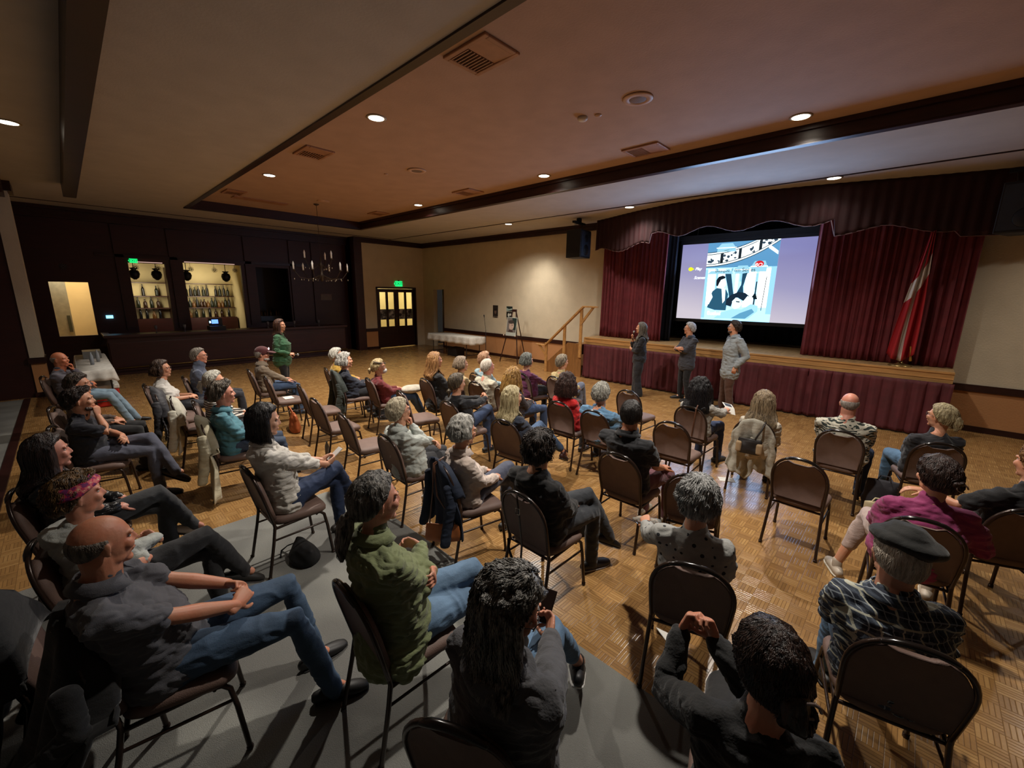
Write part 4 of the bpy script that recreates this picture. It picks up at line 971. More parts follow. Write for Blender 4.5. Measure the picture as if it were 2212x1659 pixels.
        if L:
            dn_ = np.empty((nl, k2, 3))
            for i in range(nl):
                q = longpath(a0[i], k2)[3:]; le = rng.uniform(.75, 1.08); r_ = rng.uniform(-.004, .010+.02*curl)
                o_ = q-hc; o_[:, 2] = 0; q = q+o_/np.maximum(np.linalg.norm(o_, axis=1), 1e-6)[:, None]*r_
                q[:, 2] = hc[2]+(q[:, 2]-hc[2])*le
                for j in range(k2): dn_[i, j] = down(V3(q[j]), .012)
            P = np.concatenate([P, dn_], 1)
            s2 = np.linspace(0, 1, k2); R = np.concatenate([R, R[:, -1:]*np.clip(1.1-s2[None]**3, .15, 1)], 1)
        wv = curl*.0085+st.get('wave', 0)*.002
        if wv or True:
            kk = P.shape[1]; ph = rng.uniform(0, 6.28, (nl, 1)); fr = (1.2+curl*2.2)*rng.uniform(.8, 1.2, (nl, 1))
            tt = np.arange(kk)[None]*fr
            P[..., 0] += np.sin(tt+ph)*(wv+.0012); P[..., 1] += np.cos(tt*1.1+ph)*(wv+.0012); P[..., 2] += np.sin(tt*.7+ph)*wv*.5
        V_, F_ = tubes_np(P, R*(1+.6*curl), 4)
        chunks.append((V_, F_))
    for ex in ('pony', 'bun'):
        if ex in st:
            pts = [Th @ V3(p) for p in st[ex][0]]; rs = st[ex][1]
            if ex == 'pony': pts = [down(p, .01) for p in pts]
            pb = PB(); pb.tube(pts, rs, 12); V_, F_ = vox(pb, .007, 1); N = vnormals(V_, F_)
            V_ = V_+N*(vnoise(V_*np.array([85, 85, 16]), seed+3)*.005)[:, None]; chunks.append((V_, F_))
            nn_ = 70 if near else 24; kk = 8; P = np.empty((nn_, kk, 3)); s = np.linspace(0, 1, kk)
            ctr = np.array([[p.x, p.y, p.z] for p in pts]); cs = np.linspace(0, 1, len(ctr))
            cen = np.stack([np.interp(s, cs, ctr[:, j]) for j in range(3)], 1); rr = np.interp(s, cs, rs)
            for i in range(nn_):
                a = rng.uniform(0, 6.28); o = np.array([math.cos(a), math.sin(a)*.8, .3*math.sin(a*2)])
                P[i] = cen+o[None]*(rr*rng.uniform(.9, 1.12))[:, None]+rng.normal(0, .003, (kk, 3))
            V_, F_ = tubes_np(P, np.full((nn_, kk), .003)*np.clip(1.1-s[None]**4, .1, 1), 4); chunks.append((V_, F_))
    return mk_np('hair', chunks, mat, root)

def hand(pb, wr, d, nrm, side, curl, s=1.0, spread=.0, thumb=1.0):
    """side +1 = right hand. d towards the fingers, nrm = back of the hand"""
    x = V3(d).normalized(); z = V3(nrm); z = (z-x*z.dot(x)).normalized(); y = z.cross(x)*side   # y towards the little finger... thumb at -y
    wr = V3(wr); P = lambda a, b, c: wr+(x*a+y*b+z*c)*s
    pb.loft([(P(-.03, 0, 0), y, z, .027*s, .021*s), (P(.005, 0, 0), y, z, .030*s, .019*s), (P(.04, .001, .002), y, z, .040*s, .017*s), (P(.085, .002, .003), y, z, .042*s, .0145*s)], 14)
    pb.ell(P(.025, -.026, -.008), (.02*s, .016*s, .016*s))
    Ls = (.078, .086, .08, .062)
    for i, b in enumerate((-.031, -.0105, .0105, .031)):
        L = Ls[i]*s; cu = curl*(1+.08*i); ang = spread*(i-1.5); dirx = (x*math.cos(ang)+y*math.sin(ang)); p = P(.085, b, .002); pts = [P(.06, b*.9, .001), p]; t = 0
        for seg, bend in ((.44, .75), (.31, 1.0), (.25, .75)):
            t += cu*bend; p = p+(dirx*math.cos(t)-z*math.sin(t))*L*seg; pts.append(p)
        pb.tube(pts, [.0095*s, .0094*s, .0088*s, .0080*s, .0068*s], 9)
    td = (x*.62-y*.75-z*.30*(.4+curl)).normalized(); p0 = P(.012, -.022, -.006); p1 = p0+td*.042*s; td2 = (td+x*.55+y*.25*curl-z*.25*curl).normalized(); p2 = p1+td2*.030*s; p3 = p2+(td2+y*.15*curl).normalized()*.024*s
    pb.tube([p0, p1, p2, p3], [.013*s, .0115*s, .0105*s, .008*s], 9)

def head_prims(pb, T, fem, seed):
    R = T.to_3x3(); r = random.Random(seed)
    def E(c, q, rot=None, n=16, m=10): pb.ell(T @ V3(c), q, R @ rot if rot else R, n, m)
    E((0, -.014, .024), (.077, .097, .092), n=24, m=16)
    E((0, .020, -.022), (.062, .070, .090), n=20, m=14)
    E((0, .026, -.060), (.050 if fem else .055, .056, .048))
    E((0, .064, -.098), (.022 if fem else .027, .022, .018))
    for s in (-1, 1):
        E((s*.036, .066, -.022), (.024, .024, .026))
        E((s*.042, .022, -.072), (.016, .034, .024))
        E((s*.028, .080, .026), (.026, .012, .009))
        e = Euler((rad(-8), 0, s*rad(-22))).to_matrix()
        E((s*.080, -.008, -.006), (.008, .018, .031), e)
        E((s*.079, -.002, -.028), (.007, .010, .012), e)
        E((s*.0125, .090, -.025), (.008, .010, .0065))
    pb.tube([T @ V3((0, .079, .024)), T @ V3((0, .090, .004)), T @ V3((0, .1015, -.020))], [.008, .0088, .0100], 10)
    E((0, .083, -.056), (.023, .010, .006)); E((0, .082, -.067), (.019, .010, .0065))
    E((0, .075, -.050), (.028, .014, .018))

LEGS = {  # knee, ankle for (left, right), foot direction
 'std': (((-.12, .42, .53), (-.13, .43, .10)), ((.12, .42, .53), (.13, .43, .10))),
 'wide': (((-.21, .38, .53), (-.20, .42, .10)), ((.21, .38, .53), (.20, .42, .10))),
 'ext': (((-.12, .42, .53), (-.08, .66, .10)), ((.12, .42, .53), (.10, .60, .10))),
 'tuck': (((-.12, .42, .53), (-.13, .24, .12)), ((.12, .42, .53), (.10, .22, .12))),
 'crossR': (((-.10, .42, .53), (-.10, .44, .10)), ((-.05, .42, .66), (-.14, .58, .30))),
 'crossL': (((.05, .42, .66), (.14, .58, .30)), ((.10, .42, .53), (.10, .44, .10))),
 'fig4': (((-.12, .42, .53), (-.12, .44, .10)), ((.30, .30, .62), (-.05, .44, .60))),
 'ankles': (((-.12, .42, .53), (-.02, .55, .10)), ((.12, .42, .53), (.05, .60, .12))),
}
def arms_preset(name, H, SC, s, tz):
    """returns per side (L,R): wrist, pole, hand dir, back normal, curl"""
    L, R = -1, 1
    o = {}
    for sd in (L, R):
        if name == 'lap': o[sd] = ((sd*.085, .20, tz+.045), (sd*.5, -.7, -.6), (-sd*.8, .62, -.05), (sd*.25, .25, 1), .75)
        elif name == 'fists': o[sd] = ((sd*.075, .26, tz+.07), (sd*.8, -.4, -.6), (-sd*.75, .62, .15), (sd*.5, .55, .75), 1.0)
        elif name == 'thighs': o[sd] = ((sd*.14, .26, tz+.03), (sd*.4, -.8, -.5), (-sd*.15, 1, -.12), (0, .12, 1), .35)
        elif name == 'cross':
            o[sd] = ((-sd*.095, .150+(.045 if sd > 0 else 0)+H.y+.08, SC.z-.205-(0 if sd > 0 else .03)), (sd*.7, .0, -.9), (-sd*.85, -.50, .10), (-sd*.45, .9, .15), .75)
        elif name == 'chinR':
            o[sd] = (tuple(H+V3((.035, .105, -.165))), (.7, .5, -.9), (-.25, -.05, .95), (.55, .8, -.1), 1.15) if sd > 0 else ((.03, .20, tz+.10), (-.8, 0, -.5), (.95, .25, 0), (0, .7, .7), .6)
        elif name == 'chinL':
            o[sd] = (tuple(H+V3((-.035, .105, -.165))), (-.7, .5, -.9), (.25, -.05, .95), (-.55, .8, -.1), 1.15) if sd < 0 else ((-.03, .20, tz+.10), (.8, 0, -.5), (-.95, .25, 0), (0, .7, .7), .6)
        elif name == 'phone': o[sd] = ((sd*.06, .30, tz+.14), (sd*.8, -.3, -.6), (-sd*.35, .9, .25), (sd*.8, .2, -.45), .8)
        elif name == 'side': o[sd] = ((sd*.25, .02, SC.z-.52), (sd*.3, -1, 0), (0, .12, -1), (sd, .2, 0), .5)
    return o

def person(key, sp):
    """builds one seated or standing figure; returns its Empty"""
    x, y, yaw = sp['at']; H = V3(sp['H']); seed = sp.get('seed', sum(ord(c) for c in key)*7); rnd = random.Random(seed)
    stand = sp.get('stand', False); w_ = sp.get('w', 1.0); fat = sp.get('fat', 1.0); fem = sp.get('fem', False)
    near = sp.get('near', 0)  # 2 close, 1 mid, 0 far
    bv = (.0085, .0068, .0052)[near]; cv = (.0125, .010, .0080)[near]
    root = empty('person', (x, y, 0), rad(yaw), sp['label'], 'person', sp.get('group'))
    hy, hp, hr = sp.get('hrot', (0, 0, 0))
    Th = Matrix.Translation(H) @ Euler((rad(hp), rad(hr), rad(hy))).to_matrix().to_4x4()
    hs = sp.get('hs', 1.0)
    if hs != 1: Th = Th @ Matrix.Scale(hs, 4)
    PV = V3(sp.get('PV', (0, -.06, .565) if not stand else (0, 0, .93)))
    NB = H+V3((0, -.034, -.164)); NB.x = H.x*.85+PV.x*.15
    SC = NB+V3((0, -.012, -.042)); tz = PV.z+.055 if not stand else 0
    s = max(.86, min(1.1, (SC.z-PV.z)/.44))
    tw = rad(sp.get('twist', 0)); X = V3((math.cos(tw), math.sin(tw), 0)); Y = V3((-math.sin(tw), math.cos(tw), 0)); X0 = V3((1, 0, 0)); Y0 = V3((0, 1, 0))
    hunch = sp.get('hunch', 0)
    CH = SC.lerp(PV, .42)+Y0*(.015-hunch*.03); W = SC.lerp(PV, .72)+Y0*(.0-hunch*.02)
    shw = .184*w_*s*(.92 if fem else 1.0)
    sh = {sd: SC+X*(sd*shw)+V3((0, -.005, -.030))+Y*(hunch*.05) for sd in (-1, 1)}
    for sd, d in sp.get('shoulder', {}).items(): sh[sd] += V3(d)
    ua, fa = .285*s, .245*s
    A = arms_preset(sp.get('arms', 'lap'), H, SC, s, tz)
    A.update(sp.get('arm', {}))
    el = {}; wr = {}
    for sd in (-1, 1):
        el[sd], wr[sd] = ik(sh[sd], A[sd][0], ua, fa, A[sd][1])
    # legs
    if stand:
        lg = sp.get('legpts', (((-.10, .03, .50), (-.12, 0, .09)), ((.10, .03, .50), (.12, 0, .09))))
        hip = {-1: PV+V3((-.09, 0, -.04)), 1: PV+V3((.09, 0, -.04))}
    else:
        lg = LEGS[sp.get('legs', 'std')] if isinstance(sp.get('legs', 'std'), str) else sp['legs']
        hip = {-1: PV+V3((-.09, .03, .0)), 1: PV+V3((.09, .03, .0))}
    kn = {-1: V3(lg[0][0]), 1: V3(lg[1][0])}; an = {-1: V3(lg[0][1]), 1: V3(lg[1][1])}
    # ---- body
    pb = PB(); head_prims(pb, Th, fem, seed)
    nr = .058 if fem else .067
    pb.tube([Th @ V3((0, -.022, -.055)), Th @ V3((0, -.016, -.12)), NB+V3((0, 0, -.01)), SC+V3((0, 0, -.02))], [nr, nr*.96, nr*1.08, nr*1.2], 14)
    pb.loft([(SC+V3((0, 0, -.01)), X, Y, .075, .05), (SC-V3((0, 0, .06)), X, Y, .12*w_, .07), (CH, X, Y, .13*w_, .09), (W, X0, Y0, .12*w_, .085), (PV, X0, Y0, .13*w_, .09)], 16)
    bare = sp.get('sleeve', 'long')
    for sd in (-1, 1):
        a1 = .036 if fem else .042
        pb.tube([SC+X*(sd*.06), sh[sd], sh[sd].lerp(el[sd], .5), el[sd], el[sd].lerp(wr[sd], .35), wr[sd]], [.022, a1*.72, a1*(.8 if sp.get('sleeve') == 'short' else .7), a1*.86, a1*.92, .026], 12)
        m = el[sd].lerp(wr[sd], .95)
        pb.tube([hip[sd], kn[sd], kn[sd].lerp(an[sd], .35), an[sd]], [.07, .048, .048, .033], 12)
        fd = sp.get('foot', {}).get(sd); an_ = an[sd]
        pb.tube([an_, an_+V3((0, .06, -.05))], [.032, .028], 8)
    Vb, Fb = vox(pb, bv, 2)
    pb = PB()
    for sd in (-1, 1):
        hand(pb, wr[sd], A[sd][2], A[sd][3], sd, A[sd][4], s=.97*(.92 if fem else 1.0))
    Vh, Fh = vox(pb, .0055 if near == 0 else (.0042 if near == 1 else .0032), 1)
    sk = skin(sp.get('skin', 'c99678'))
    if fem or True:
        body = mk_np('body', [(Vb, Fb), (Vh, Fh)], sk, root)
    # ---- face details
    if sp.get('face', True):
        for sd in (-1, 1):
            e = PB(); e.ell(Th @ V3((sd*.030, .0725, .008)), (.0115*hs, .0085*hs, .0068*hs), Th.to_3x3(), 10, 8)
            e.cur = 1; e.ell(Th @ V3((sd*.030, .0788, .008)), (.0046, .003, .0046), Th.to_3x3(), 8, 6)
            e.cur = 2; e.tube([Th @ V3((sd*.044, .072, .024)), Th @ V3((sd*.030, .0895, .031)), Th @ V3((sd*.015, .0905, .028))], [.0025, .004, .0035], 6)
            mk('eye', e, [plain('eye_white', 'b8b0a6', .3), plain('iris_dark', '1d1410', .2), hairmat(*sp['hairc'][:2]) if sp.get('hairc') else plain('brow', '3a2a20', .7)], root)
        lp = PB(); lp.tube([Th @ V3((-.020, .0850, -.060)), Th @ V3((0, .0925, -.060)), Th @ V3((.020, .0850, -.060))], [.002, .0042, .002], 6)
        mk('lips', lp, plain('lips', '8f4d42' if fem else '94604d', .5), root)
    # ---- top garment
    top = sp.get('top', {}); th = top.get('th', .012)
    pb = PB()
    hemz = PV.z-.02 if not stand else PV.z-.02-top.get('hem', 0)
    b0 = PV+V3((0, 0, -.035)) if not stand else PV+V3((0, 0, -.02-top.get('hem', 0)))
    rw, rd = .170*w_+th, .130*fat+th
    bust = .018 if fem else 0; bel = (fat-1)*.12
    pb.loft([(b0, X0, Y0, .176*w_+th+(.014 if stand else .004), .132*fat+th+(.014 if stand else .004)), (PV+V3((0, .0+bel*.3, .05)), X0, Y0, .168*w_+th, .128*fat+th), (W+Y0*bel*.5, X0, Y0, rw, rd), (CH+Y*(.01+bust*.5), X, Y, .180*w_+th, .126*fat+th+bust*.4), (SC-V3((0, 0, .060)), X, Y, .168*w_*s+th, .098+th), (SC+V3((0, 0, -.014)), X, Y, .140*w_*s+th*.5, .082+th*.6), (SC+V3((0, .004, .018)), X, Y, .098, .074), (NB+V3((0, .004, .012)), X, Y, nr+.008, nr+.006)], 22)
    sleeve = sp.get('sleeve', 'long'); sr = top.get('sr', 1.0)
    for sd in (-1, 1):
        pts = [SC+X*(sd*.07)-V3((0, 0, .02)), sh[sd], sh[sd].lerp(el[sd], .5)]; rr = [.056, .060+th*.6, (.053+th*.7)*sr]
        if sleeve == 'long': pts += [el[sd], el[sd].lerp(wr[sd], .45), el[sd].lerp(wr[sd], .93)]; rr += [(.045+th*.7)*sr, (.042+th*.6)*sr, (.032+th*.5)*sr]
        elif sleeve == 'three': pts += [el[sd], el[sd].lerp(wr[sd], .5)]; rr += [(.045+th*.7)*sr, (.041+th*.6)*sr]
        elif sleeve == 'short': pts[-1] = sh[sd].lerp(el[sd], .72); rr[-1] = .056+th*.7
        pb.tube(pts, rr, 14)
    if top.get('skirt'):   # jacket spread over the seat behind and beside
        pb.loft([(PV+V3((0, -.02, .06)), X0, Y0, .17*w_, .13), (PV+V3((0, -.02, -.05)), X0, Y0, .205*w_, .17), (PV+V3((0, -.03, -.10)), X0, Y0, .215*w_, .18)], 20)
    if top.get('hood'):
        pts = [NB+X*(.10*math.sin(a))+Y*(.085*math.cos(a)-.02)+V3((0, 0, .0+.018*math.cos(a)-.02)) for a in np.linspace(rad(25), rad(335), 11)]
        pb.tube(pts, [.018, .026, .036, .044, .05, .052, .05, .044, .036, .026, .018], 10)
    if top.get('turtle'):
        pb.tube([NB+V3((0, .0, -.01)), Th @ V3((0, -.016, -.10))], [nr+.016, nr+.012], 14)
    Vt, Ft = vox(pb, cv, 4)
    N = vnormals(Vt, Ft); fl = top.get('fold', 1.0)*1.25
    n3 = vnoise(Vt*np.array([15, 15, 34])+vnoise(Vt*9, seed+3)[:, None]*1.2, seed+11)
    q = Vt*np.array([9, 9, 17]); q2 = Vt*np.array([22, 22, 34])
    n1 = vnoise(q+vnoise(Vt*6, seed)[:, None]*.8, seed+7); n2 = vnoise(q2, seed+8)
    Vt = Vt+N*((-np.abs(n1)*.013+.005+n2*.0035-np.maximum(0, .35-np.abs(n3))*.014)*fl)[:, None]
    mats = [sp['topm']] if 'topm' in sp else [cloth('777777')]
    chunks = [(Vt, Ft)]
    mk_np(sp.get('topname', 'shirt'), chunks, mats, root)
    if top.get('collar'):
        pb = PB(); cc = []
        for a in np.linspace(rad(35), rad(325), 15):
            cc.append(NB+X*((nr+.014)*math.sin(a))+Y*((nr+.014)*math.cos(a)+.004)+V3((0, 0, .008+.008*-math.cos(a))))
        for h_, k in ((0, 0), ):
            P0 = [[p+V3((0, 0, .022)) for p in cc], [p+(p-NB).normalized()*.012+V3((0, 0, -.004)) for p in cc], [p+(p-NB)*.45+V3((0, 0, -.030)) for p in cc]]
            pb.grid(P0)
        o = mk('collar', pb, sp.get('collarm', mats[0]), root); m = o.modifiers.new('thick', 'SOLIDIFY'); m.thickness = .006; m.offset = 0
    # ---- trousers
    pb = PB(); tf = sp.get('tf', 1.0)
    pb.loft([(PV+V3((0, 0, .075)), X0, Y0, .150*w_, .112*fat), (PV+V3((0, 0, 0)), X0, Y0, .172*w_, .128*fat), (PV+V3((0, .02, -.055)), X0, Y0, .172*w_, .125*fat)], 18)
    lend = sp.get('crop', 1.0)
    for sd in (-1, 1):
        kr = .066*tf; e_ = kn[sd].lerp(an[sd], lend+(.12 if lend == 1 else 0)); up = V3((0, 0, .0))
        pb.tube([hip[sd], hip[sd].lerp(kn[sd], .5), kn[sd], kn[sd].lerp(an[sd], .4), e_], [.092*w_*.96, .080*tf*w_, kr, .060*tf, sp.get('cuff', .050)*tf], 14)
    Vt, Ft = vox(pb, cv, 3); N = vnormals(Vt, Ft)
    q = Vt*np.array([10, 14, 14]); n1 = vnoise(q+vnoise(Vt*7, seed+1)[:, None]*.8, seed+9)
    Vt = Vt+N*(-np.abs(n1)*.010+.004)[:, None]
    mk_np(sp.get('legname', 'trousers'), [(Vt, Ft)], sp.get('legm', denim('33415c')), root)
    # ---- shoes
    for sd in (-1, 1):
        fd = V3(sp.get('foot', {}).get(sd, None) or ((sd*.22, 1, -.03) if an[sd].z < .2 else (-sd*.25, .85, -.45))).normalized()
        up = V3((0, 0, 1)); rt = fd.cross(up).normalized(); up = rt.cross(fd); a = an[sd]
        pb = PB(); base = a+up*(-.062) if an[sd].z > .2 else V3((a.x, a.y, .038))
        rings = []
        for t_, r1, r2, dz in ((-.078, .030, .032, .004), (-.05, .037, .038, .004), (0, .040, .042, .004), (.06, .045, .038, 0), (.115, .049, .031, -.004), (.155, .045, .026, -.008), (.180, .034, .020, -.012)):
            rings.append((base+fd*t_+up*dz, rt, up, r1, r2))
        pb.loft(rings, 14); sh_ = sp.get('shoes', '1b1817')
        if sp.get('boot', False) or True: pb.tube([base+up*.03-fd*.01, a+up*.01], [.036, .036], 10)
        pb.cur = 1
        pb.loft([(base+fd*t_+up*(-.030+dz*.1), rt, up, r1*1.06, .009) for t_, r1, dz in ((-.08, .030, 0), (-.04, .039, 0), (.06, .046, 0), (.12, .050, 0), (.165, .044, 0), (.19, .03, .01))], 12)
        mk('shoe', pb, [plain('shoe_'+sh_, sh_, .5), plain('sole_'+sp.get('sole', '2a2624'), sp.get('sole', '2a2624'), .6)], root)
    # ---- hair
    if sp.get('hair'):
        def down(p, off=.0):
            # keep hair outside the shoulders and back
            p = V3(p); 
            if p.z < SC.z+.06:
                k = min(1, (SC.z+.06-p.z)/.08); c = SC.lerp(CH, max(0, min(1, (SC.z-p.z)/.18))); q_ = p-c; q_.z = 0
                ex = abs(q_.dot(X))/(.150*w_+th+.02+off); ey = abs(q_.dot(Y))/(.105+th+.015+off); e = math.hypot(ex, ey)
                if e < 1 and e > 1e-4:
                    dx, dy = q_.dot(X), q_.dot(Y); lim = 1-min(1, abs(dx)/(.150*w_+th+.03))**2
                    ty = (.100+th+.020+off)*math.sqrt(max(lim, .05))
                    sgn = 1 if dy > .02 else -1
                    ny = dy+(sgn*ty-dy)*k
                    p = p+Y*(ny-dy)
            return p
        make_hair(sp['hair'], Th, seed, near, root, hairmat(*sp['hairc']), down)
    if sp.get('beard'):
        pb = PB()
        for a in np.linspace(-70, 70, 9):
            pb.ell(Th @ V3((math.sin(rad(a))*.055, math.cos(rad(a))*.062+.018, -.078-.014*math.cos(rad(a)))), (.018, .014, .020), None, 8, 6)
        V_, F_ = vox(pb, .006, 1); mk_np('beard', [(V_+vnormals(V_, F_)*(vnoise(V_*90, 3)*.003)[:, None], F_)], hairmat(*sp.get('beardc', sp['hairc'])), root)
    if sp.get('glasses'):
        pb = PB()
        for sd in (-1, 1):
            c = V3((sd*.032, .099, .006)); pts = [Th @ (c+V3((.023*math.cos(a), -.010*abs(math.cos(a))*(1 if math.cos(a)*sd > 0 else .2), .018*math.sin(a)))) for a in np.linspace(0, 2*PI, 15)]
            pb.tube(pts, .0018, 5, dome=False)
            pb.tube([Th @ V3((sd*.055, .089, .010)), Th @ V3((sd*.078, .04, .010)), Th @ V3((sd*.083, -.01, .006)), Th @ V3((sd*.081, -.03, -.006))], .0018, 5)
        pb.tube([Th @ V3((-.010, .102, .010)), Th @ V3((0, .106, .012)), Th @ V3((.010, .102, .010))], .0016, 5)
        mk('glasses', pb, plain('frames_'+sp['glasses'], sp['glasses'], .3), root)
    root['_h'] = 0; del root['_h']
    return root, dict(Th=Th, wr=wr, el=el, NB=NB, SC=SC, X=X, Y=Y, A=A, PV=PV, CH=CH, nr=nr, kn=kn, an=an)
def wpos(root, p):
    c, s_ = math.cos(root.rotation_euler[2]), math.sin(root.rotation_euler[2])
    return V3((root.location.x+p[0]*c-p[1]*s_, root.location.y+p[0]*s_+p[1]*c, root.location.z+p[2]))
# ---------------------------------------------------------------- chairs
def chair_mats():
    t = NT('brown_vinyl'); c = lin('6a544b')
    t.col(t.ramp(t.noise(12), [(.3, scale(c, .9)), (.7, scale(c, 1.1))])); t.setv(Roughness=.62); t.bump(t.noise(220, detail=2), .5, .003)
    f = t.m
    t = NT('hammered_brown_metal'); c = lin('33251e')
    t.col(c); t.setv(Roughness=.28, Metallic=.35); t.bump(t.noise(120, detail=1), .25, .002)
    return f, t.m
def back_y(z): return -.205-.105*(z-.46)/.44
def arch(w_, z0, ztop, zs, n=14):
    """outline (x,z) from lower left over the arch to lower right"""
    o = [(-w_*.93, z0), (-w_*.97, z0+(zs-z0)*.5), (-w_, zs)]
    for i in range(1, n):
        a = PI-PI*i/n; o.append((w_*math.copysign(abs(math.cos(a))**.86, math.cos(a)), zs+(ztop-zs)*abs(math.sin(a))**.92))
    return o+[(w_, zs), (w_*.97, z0+(zs-z0)*.5), (w_*.93, z0)]
def make_chair():
    fab, met = chair_mats()
    root = empty('banquet_chair', (0, 0, 0))
    # seat cushion
    vs = []; n = 28; prof = [(-.030, .80), (-.030, .93), (-.012, .995), (.012, 1.0), (.030, .955), (.040, .82), (.044, .5), (.045, 0.0)]
    pb = PB()
    def outl(k, i):
        a = 2*PI*i/n; cx, cy = math.cos(a), math.sin(a); e = .42
        x = .222*math.copysign(abs(cx)**e, cx); y = .218*math.copysign(abs(cy)**e, cy)
        x *= (1-.10*(.5-y/.44)) if True else 1
        return x*k, y*k
    vs = []
    for z, k in prof[:-1]:
        for i in range(n):
            x, y = outl(k, i); crown = 0; drop = -.018*max(0, y/.218)**3
            vs.append(V3((x, y+.005, .445+z+drop)))
    fs = []
    for j in range(len(prof)-2):
        for i in range(n): k = (i+1) % n; fs.append((j*n+i, j*n+k, (j+1)*n+k, (j+1)*n+i))
    vs.append(V3((0, 0, .492))); o = len(vs)-1
    for i in range(n): fs.append((o, (len(prof)-2)*n+i, (len(prof)-2)*n+(i+1) % n))
    fs.append(tuple(range(n))[::-1])
    pb.add(vs, fs); mk('seat', pb, fab, root)
    # back cushion: arched slab with a dipped top leaving the hand hole
    pb = PB(); out = arch(.196, .475, .872, .68)
    def dip(x, z):
        if z > .80: z = min(z, .835+.0*x) if abs(x) < .085 else z
        return z
    O = [(x, dip(x, z)) for x, z in out]; m = len(O); vs = []
    cz = .66
    for dy, k in ((-.004, .93), (-.012, 1.0), (.012, 1.0), (.030, .95), (.036, .80)):
        for x, z in O:
            xx = x*k; zz = cz+(z-cz)*(k*.5+.5 if k < 1 else 1); vs.append(V3((xx, back_y(zz)+dy, zz)))
    fs = []
    for j in range(4):
        for i in range(m): k = (i+1) % m; fs.append((j*m+i, j*m+k, (j+1)*m+k, (j+1)*m+i))
    fs += [tuple(range(m))[::-1], tuple(4*m+i for i in range(m))]
    # caps as fans
    fs = fs[:-2]
    c0 = len(vs); vs += [V3((0, back_y(cz)-.006, cz)), V3((0, back_y(cz)+.040, cz))]
    for i in range(m): k = (i+1) % m; fs += [(c0, k, i), (c0+1, 4*m+i, 4*m+k)]
    pb.add(vs, fs); mk('backrest', pb, fab, root)
    # tubular back frame
    pb = PB(); A = arch(.206, .44, .895, .68, 18)
    pb.tube([V3((x, back_y(z)-.006, z)) for x, z in A], .0125, 8, flat=.95)
    mk('back_frame', pb, met, root)
    pb = PB(); pts = [V3((x, back_y(z)-.008, z)) for x, z in A if abs(x) < .12 and z > .8]
    pb.tube(pts, [.014]+[.0175]*(len(pts)-2)+[.014], 10, flat=.8); mk('hand_grip', pb, plain('black_grip', '191412', .2), root)
    for s in (-1, 1):
        pb = PB(); pb.tube([(s*.192, back_y(.46)-.006, .47), (s*.194, -.205, .42), (s*.20, -.225, .30), (s*.213, -.285, .012)], .0125, 8)
        pb.lathe((s*.213, -.286, 0), [(.015, 0), (.016, .022)], 8); mk('leg', pb, met, root)
        pb = PB(); pb.tube([(s*.186, .09, .418), (s*.190, .150, .412), (s*.196, .178, .385), (s*.202, .196, .28), (s*.212, .222, .012)], .0125, 8)
        pb.lathe((s*.212, .222, 0), [(.015, 0), (.016, .022)], 8); mk('leg', pb, met, root)
    pb = PB()
    for s in (-1, 1):
        pb.tube([(s*.192, -.205, .405), (s*.188, 0, .412), (s*.186, .10, .417)], .011, 8)
        pb.tube([(s*.197, -.222, .31), (s*.199, .19, .315)], .008, 6)
    pb.tube([(-.19, .12, .405), (.19, .12, .405)], .010, 6); pb.tube([(-.192, -.19, .405), (.192, -.19, .405)], .010, 6)
    mk('seat_rail', pb, met, root)
    return root
def copy_tree(o, parent=None):
    c = o.copy(); C.objects.link(c)
    if parent: c.parent = parent
    for ch in list(o.children): copy_tree(ch, c)
    return c
CH0 = None
CHAIRS = {}
def chair(key, x, y, yaw, label, group='banquet chairs set out for the audience'):
    global CH0
    if CH0 is None: CH0 = make_chair(); o = CH0
    else: o = copy_tree(CH0)
    o.location = (x, y, 0); o.rotation_euler = (0, 0, rad(yaw)); o.scale = (1, 1, 1)
    tag(o, label, 'chair', group); CHAIRS[key] = o
    return o
# ---------------------------------------------------------------- patterned cloth
def pat_base(name):
    t = NT(name); t.setv(Roughness=.85); t.bump(t.math('ADD', t.noise(9, t.mapped((1.2, 1.2, 2.6))), t.math('MULTIPLY', t.noise(240, detail=1), .12)), .55, .012); return t
def striped():
    t = pat_base('striped_jersey'); sx = t.node('ShaderNodeSeparateXYZ', i_0=t.obj())
    f = t.math('FRACT', t.math('MULTIPLY', sx.outputs[2], 34)); t.col(t.mix(t.math('GREATER_THAN', f, .62), lin('c8c2b8'), lin('141216'))); return t.m
def dotted():
    t = pat_base('dotted_sweatshirt'); v = t.mapped((22, 22, 22), (0, 0, .3)); n = t.node('ShaderNodeTexVoronoi', i_Vector=v, i_Scale=1.0, i_Randomness=.25)
    t.col(t.mix(t.math('LESS_THAN', n.outputs[0], .24), lin('9c9c98'), lin('22242a'))); return t.m
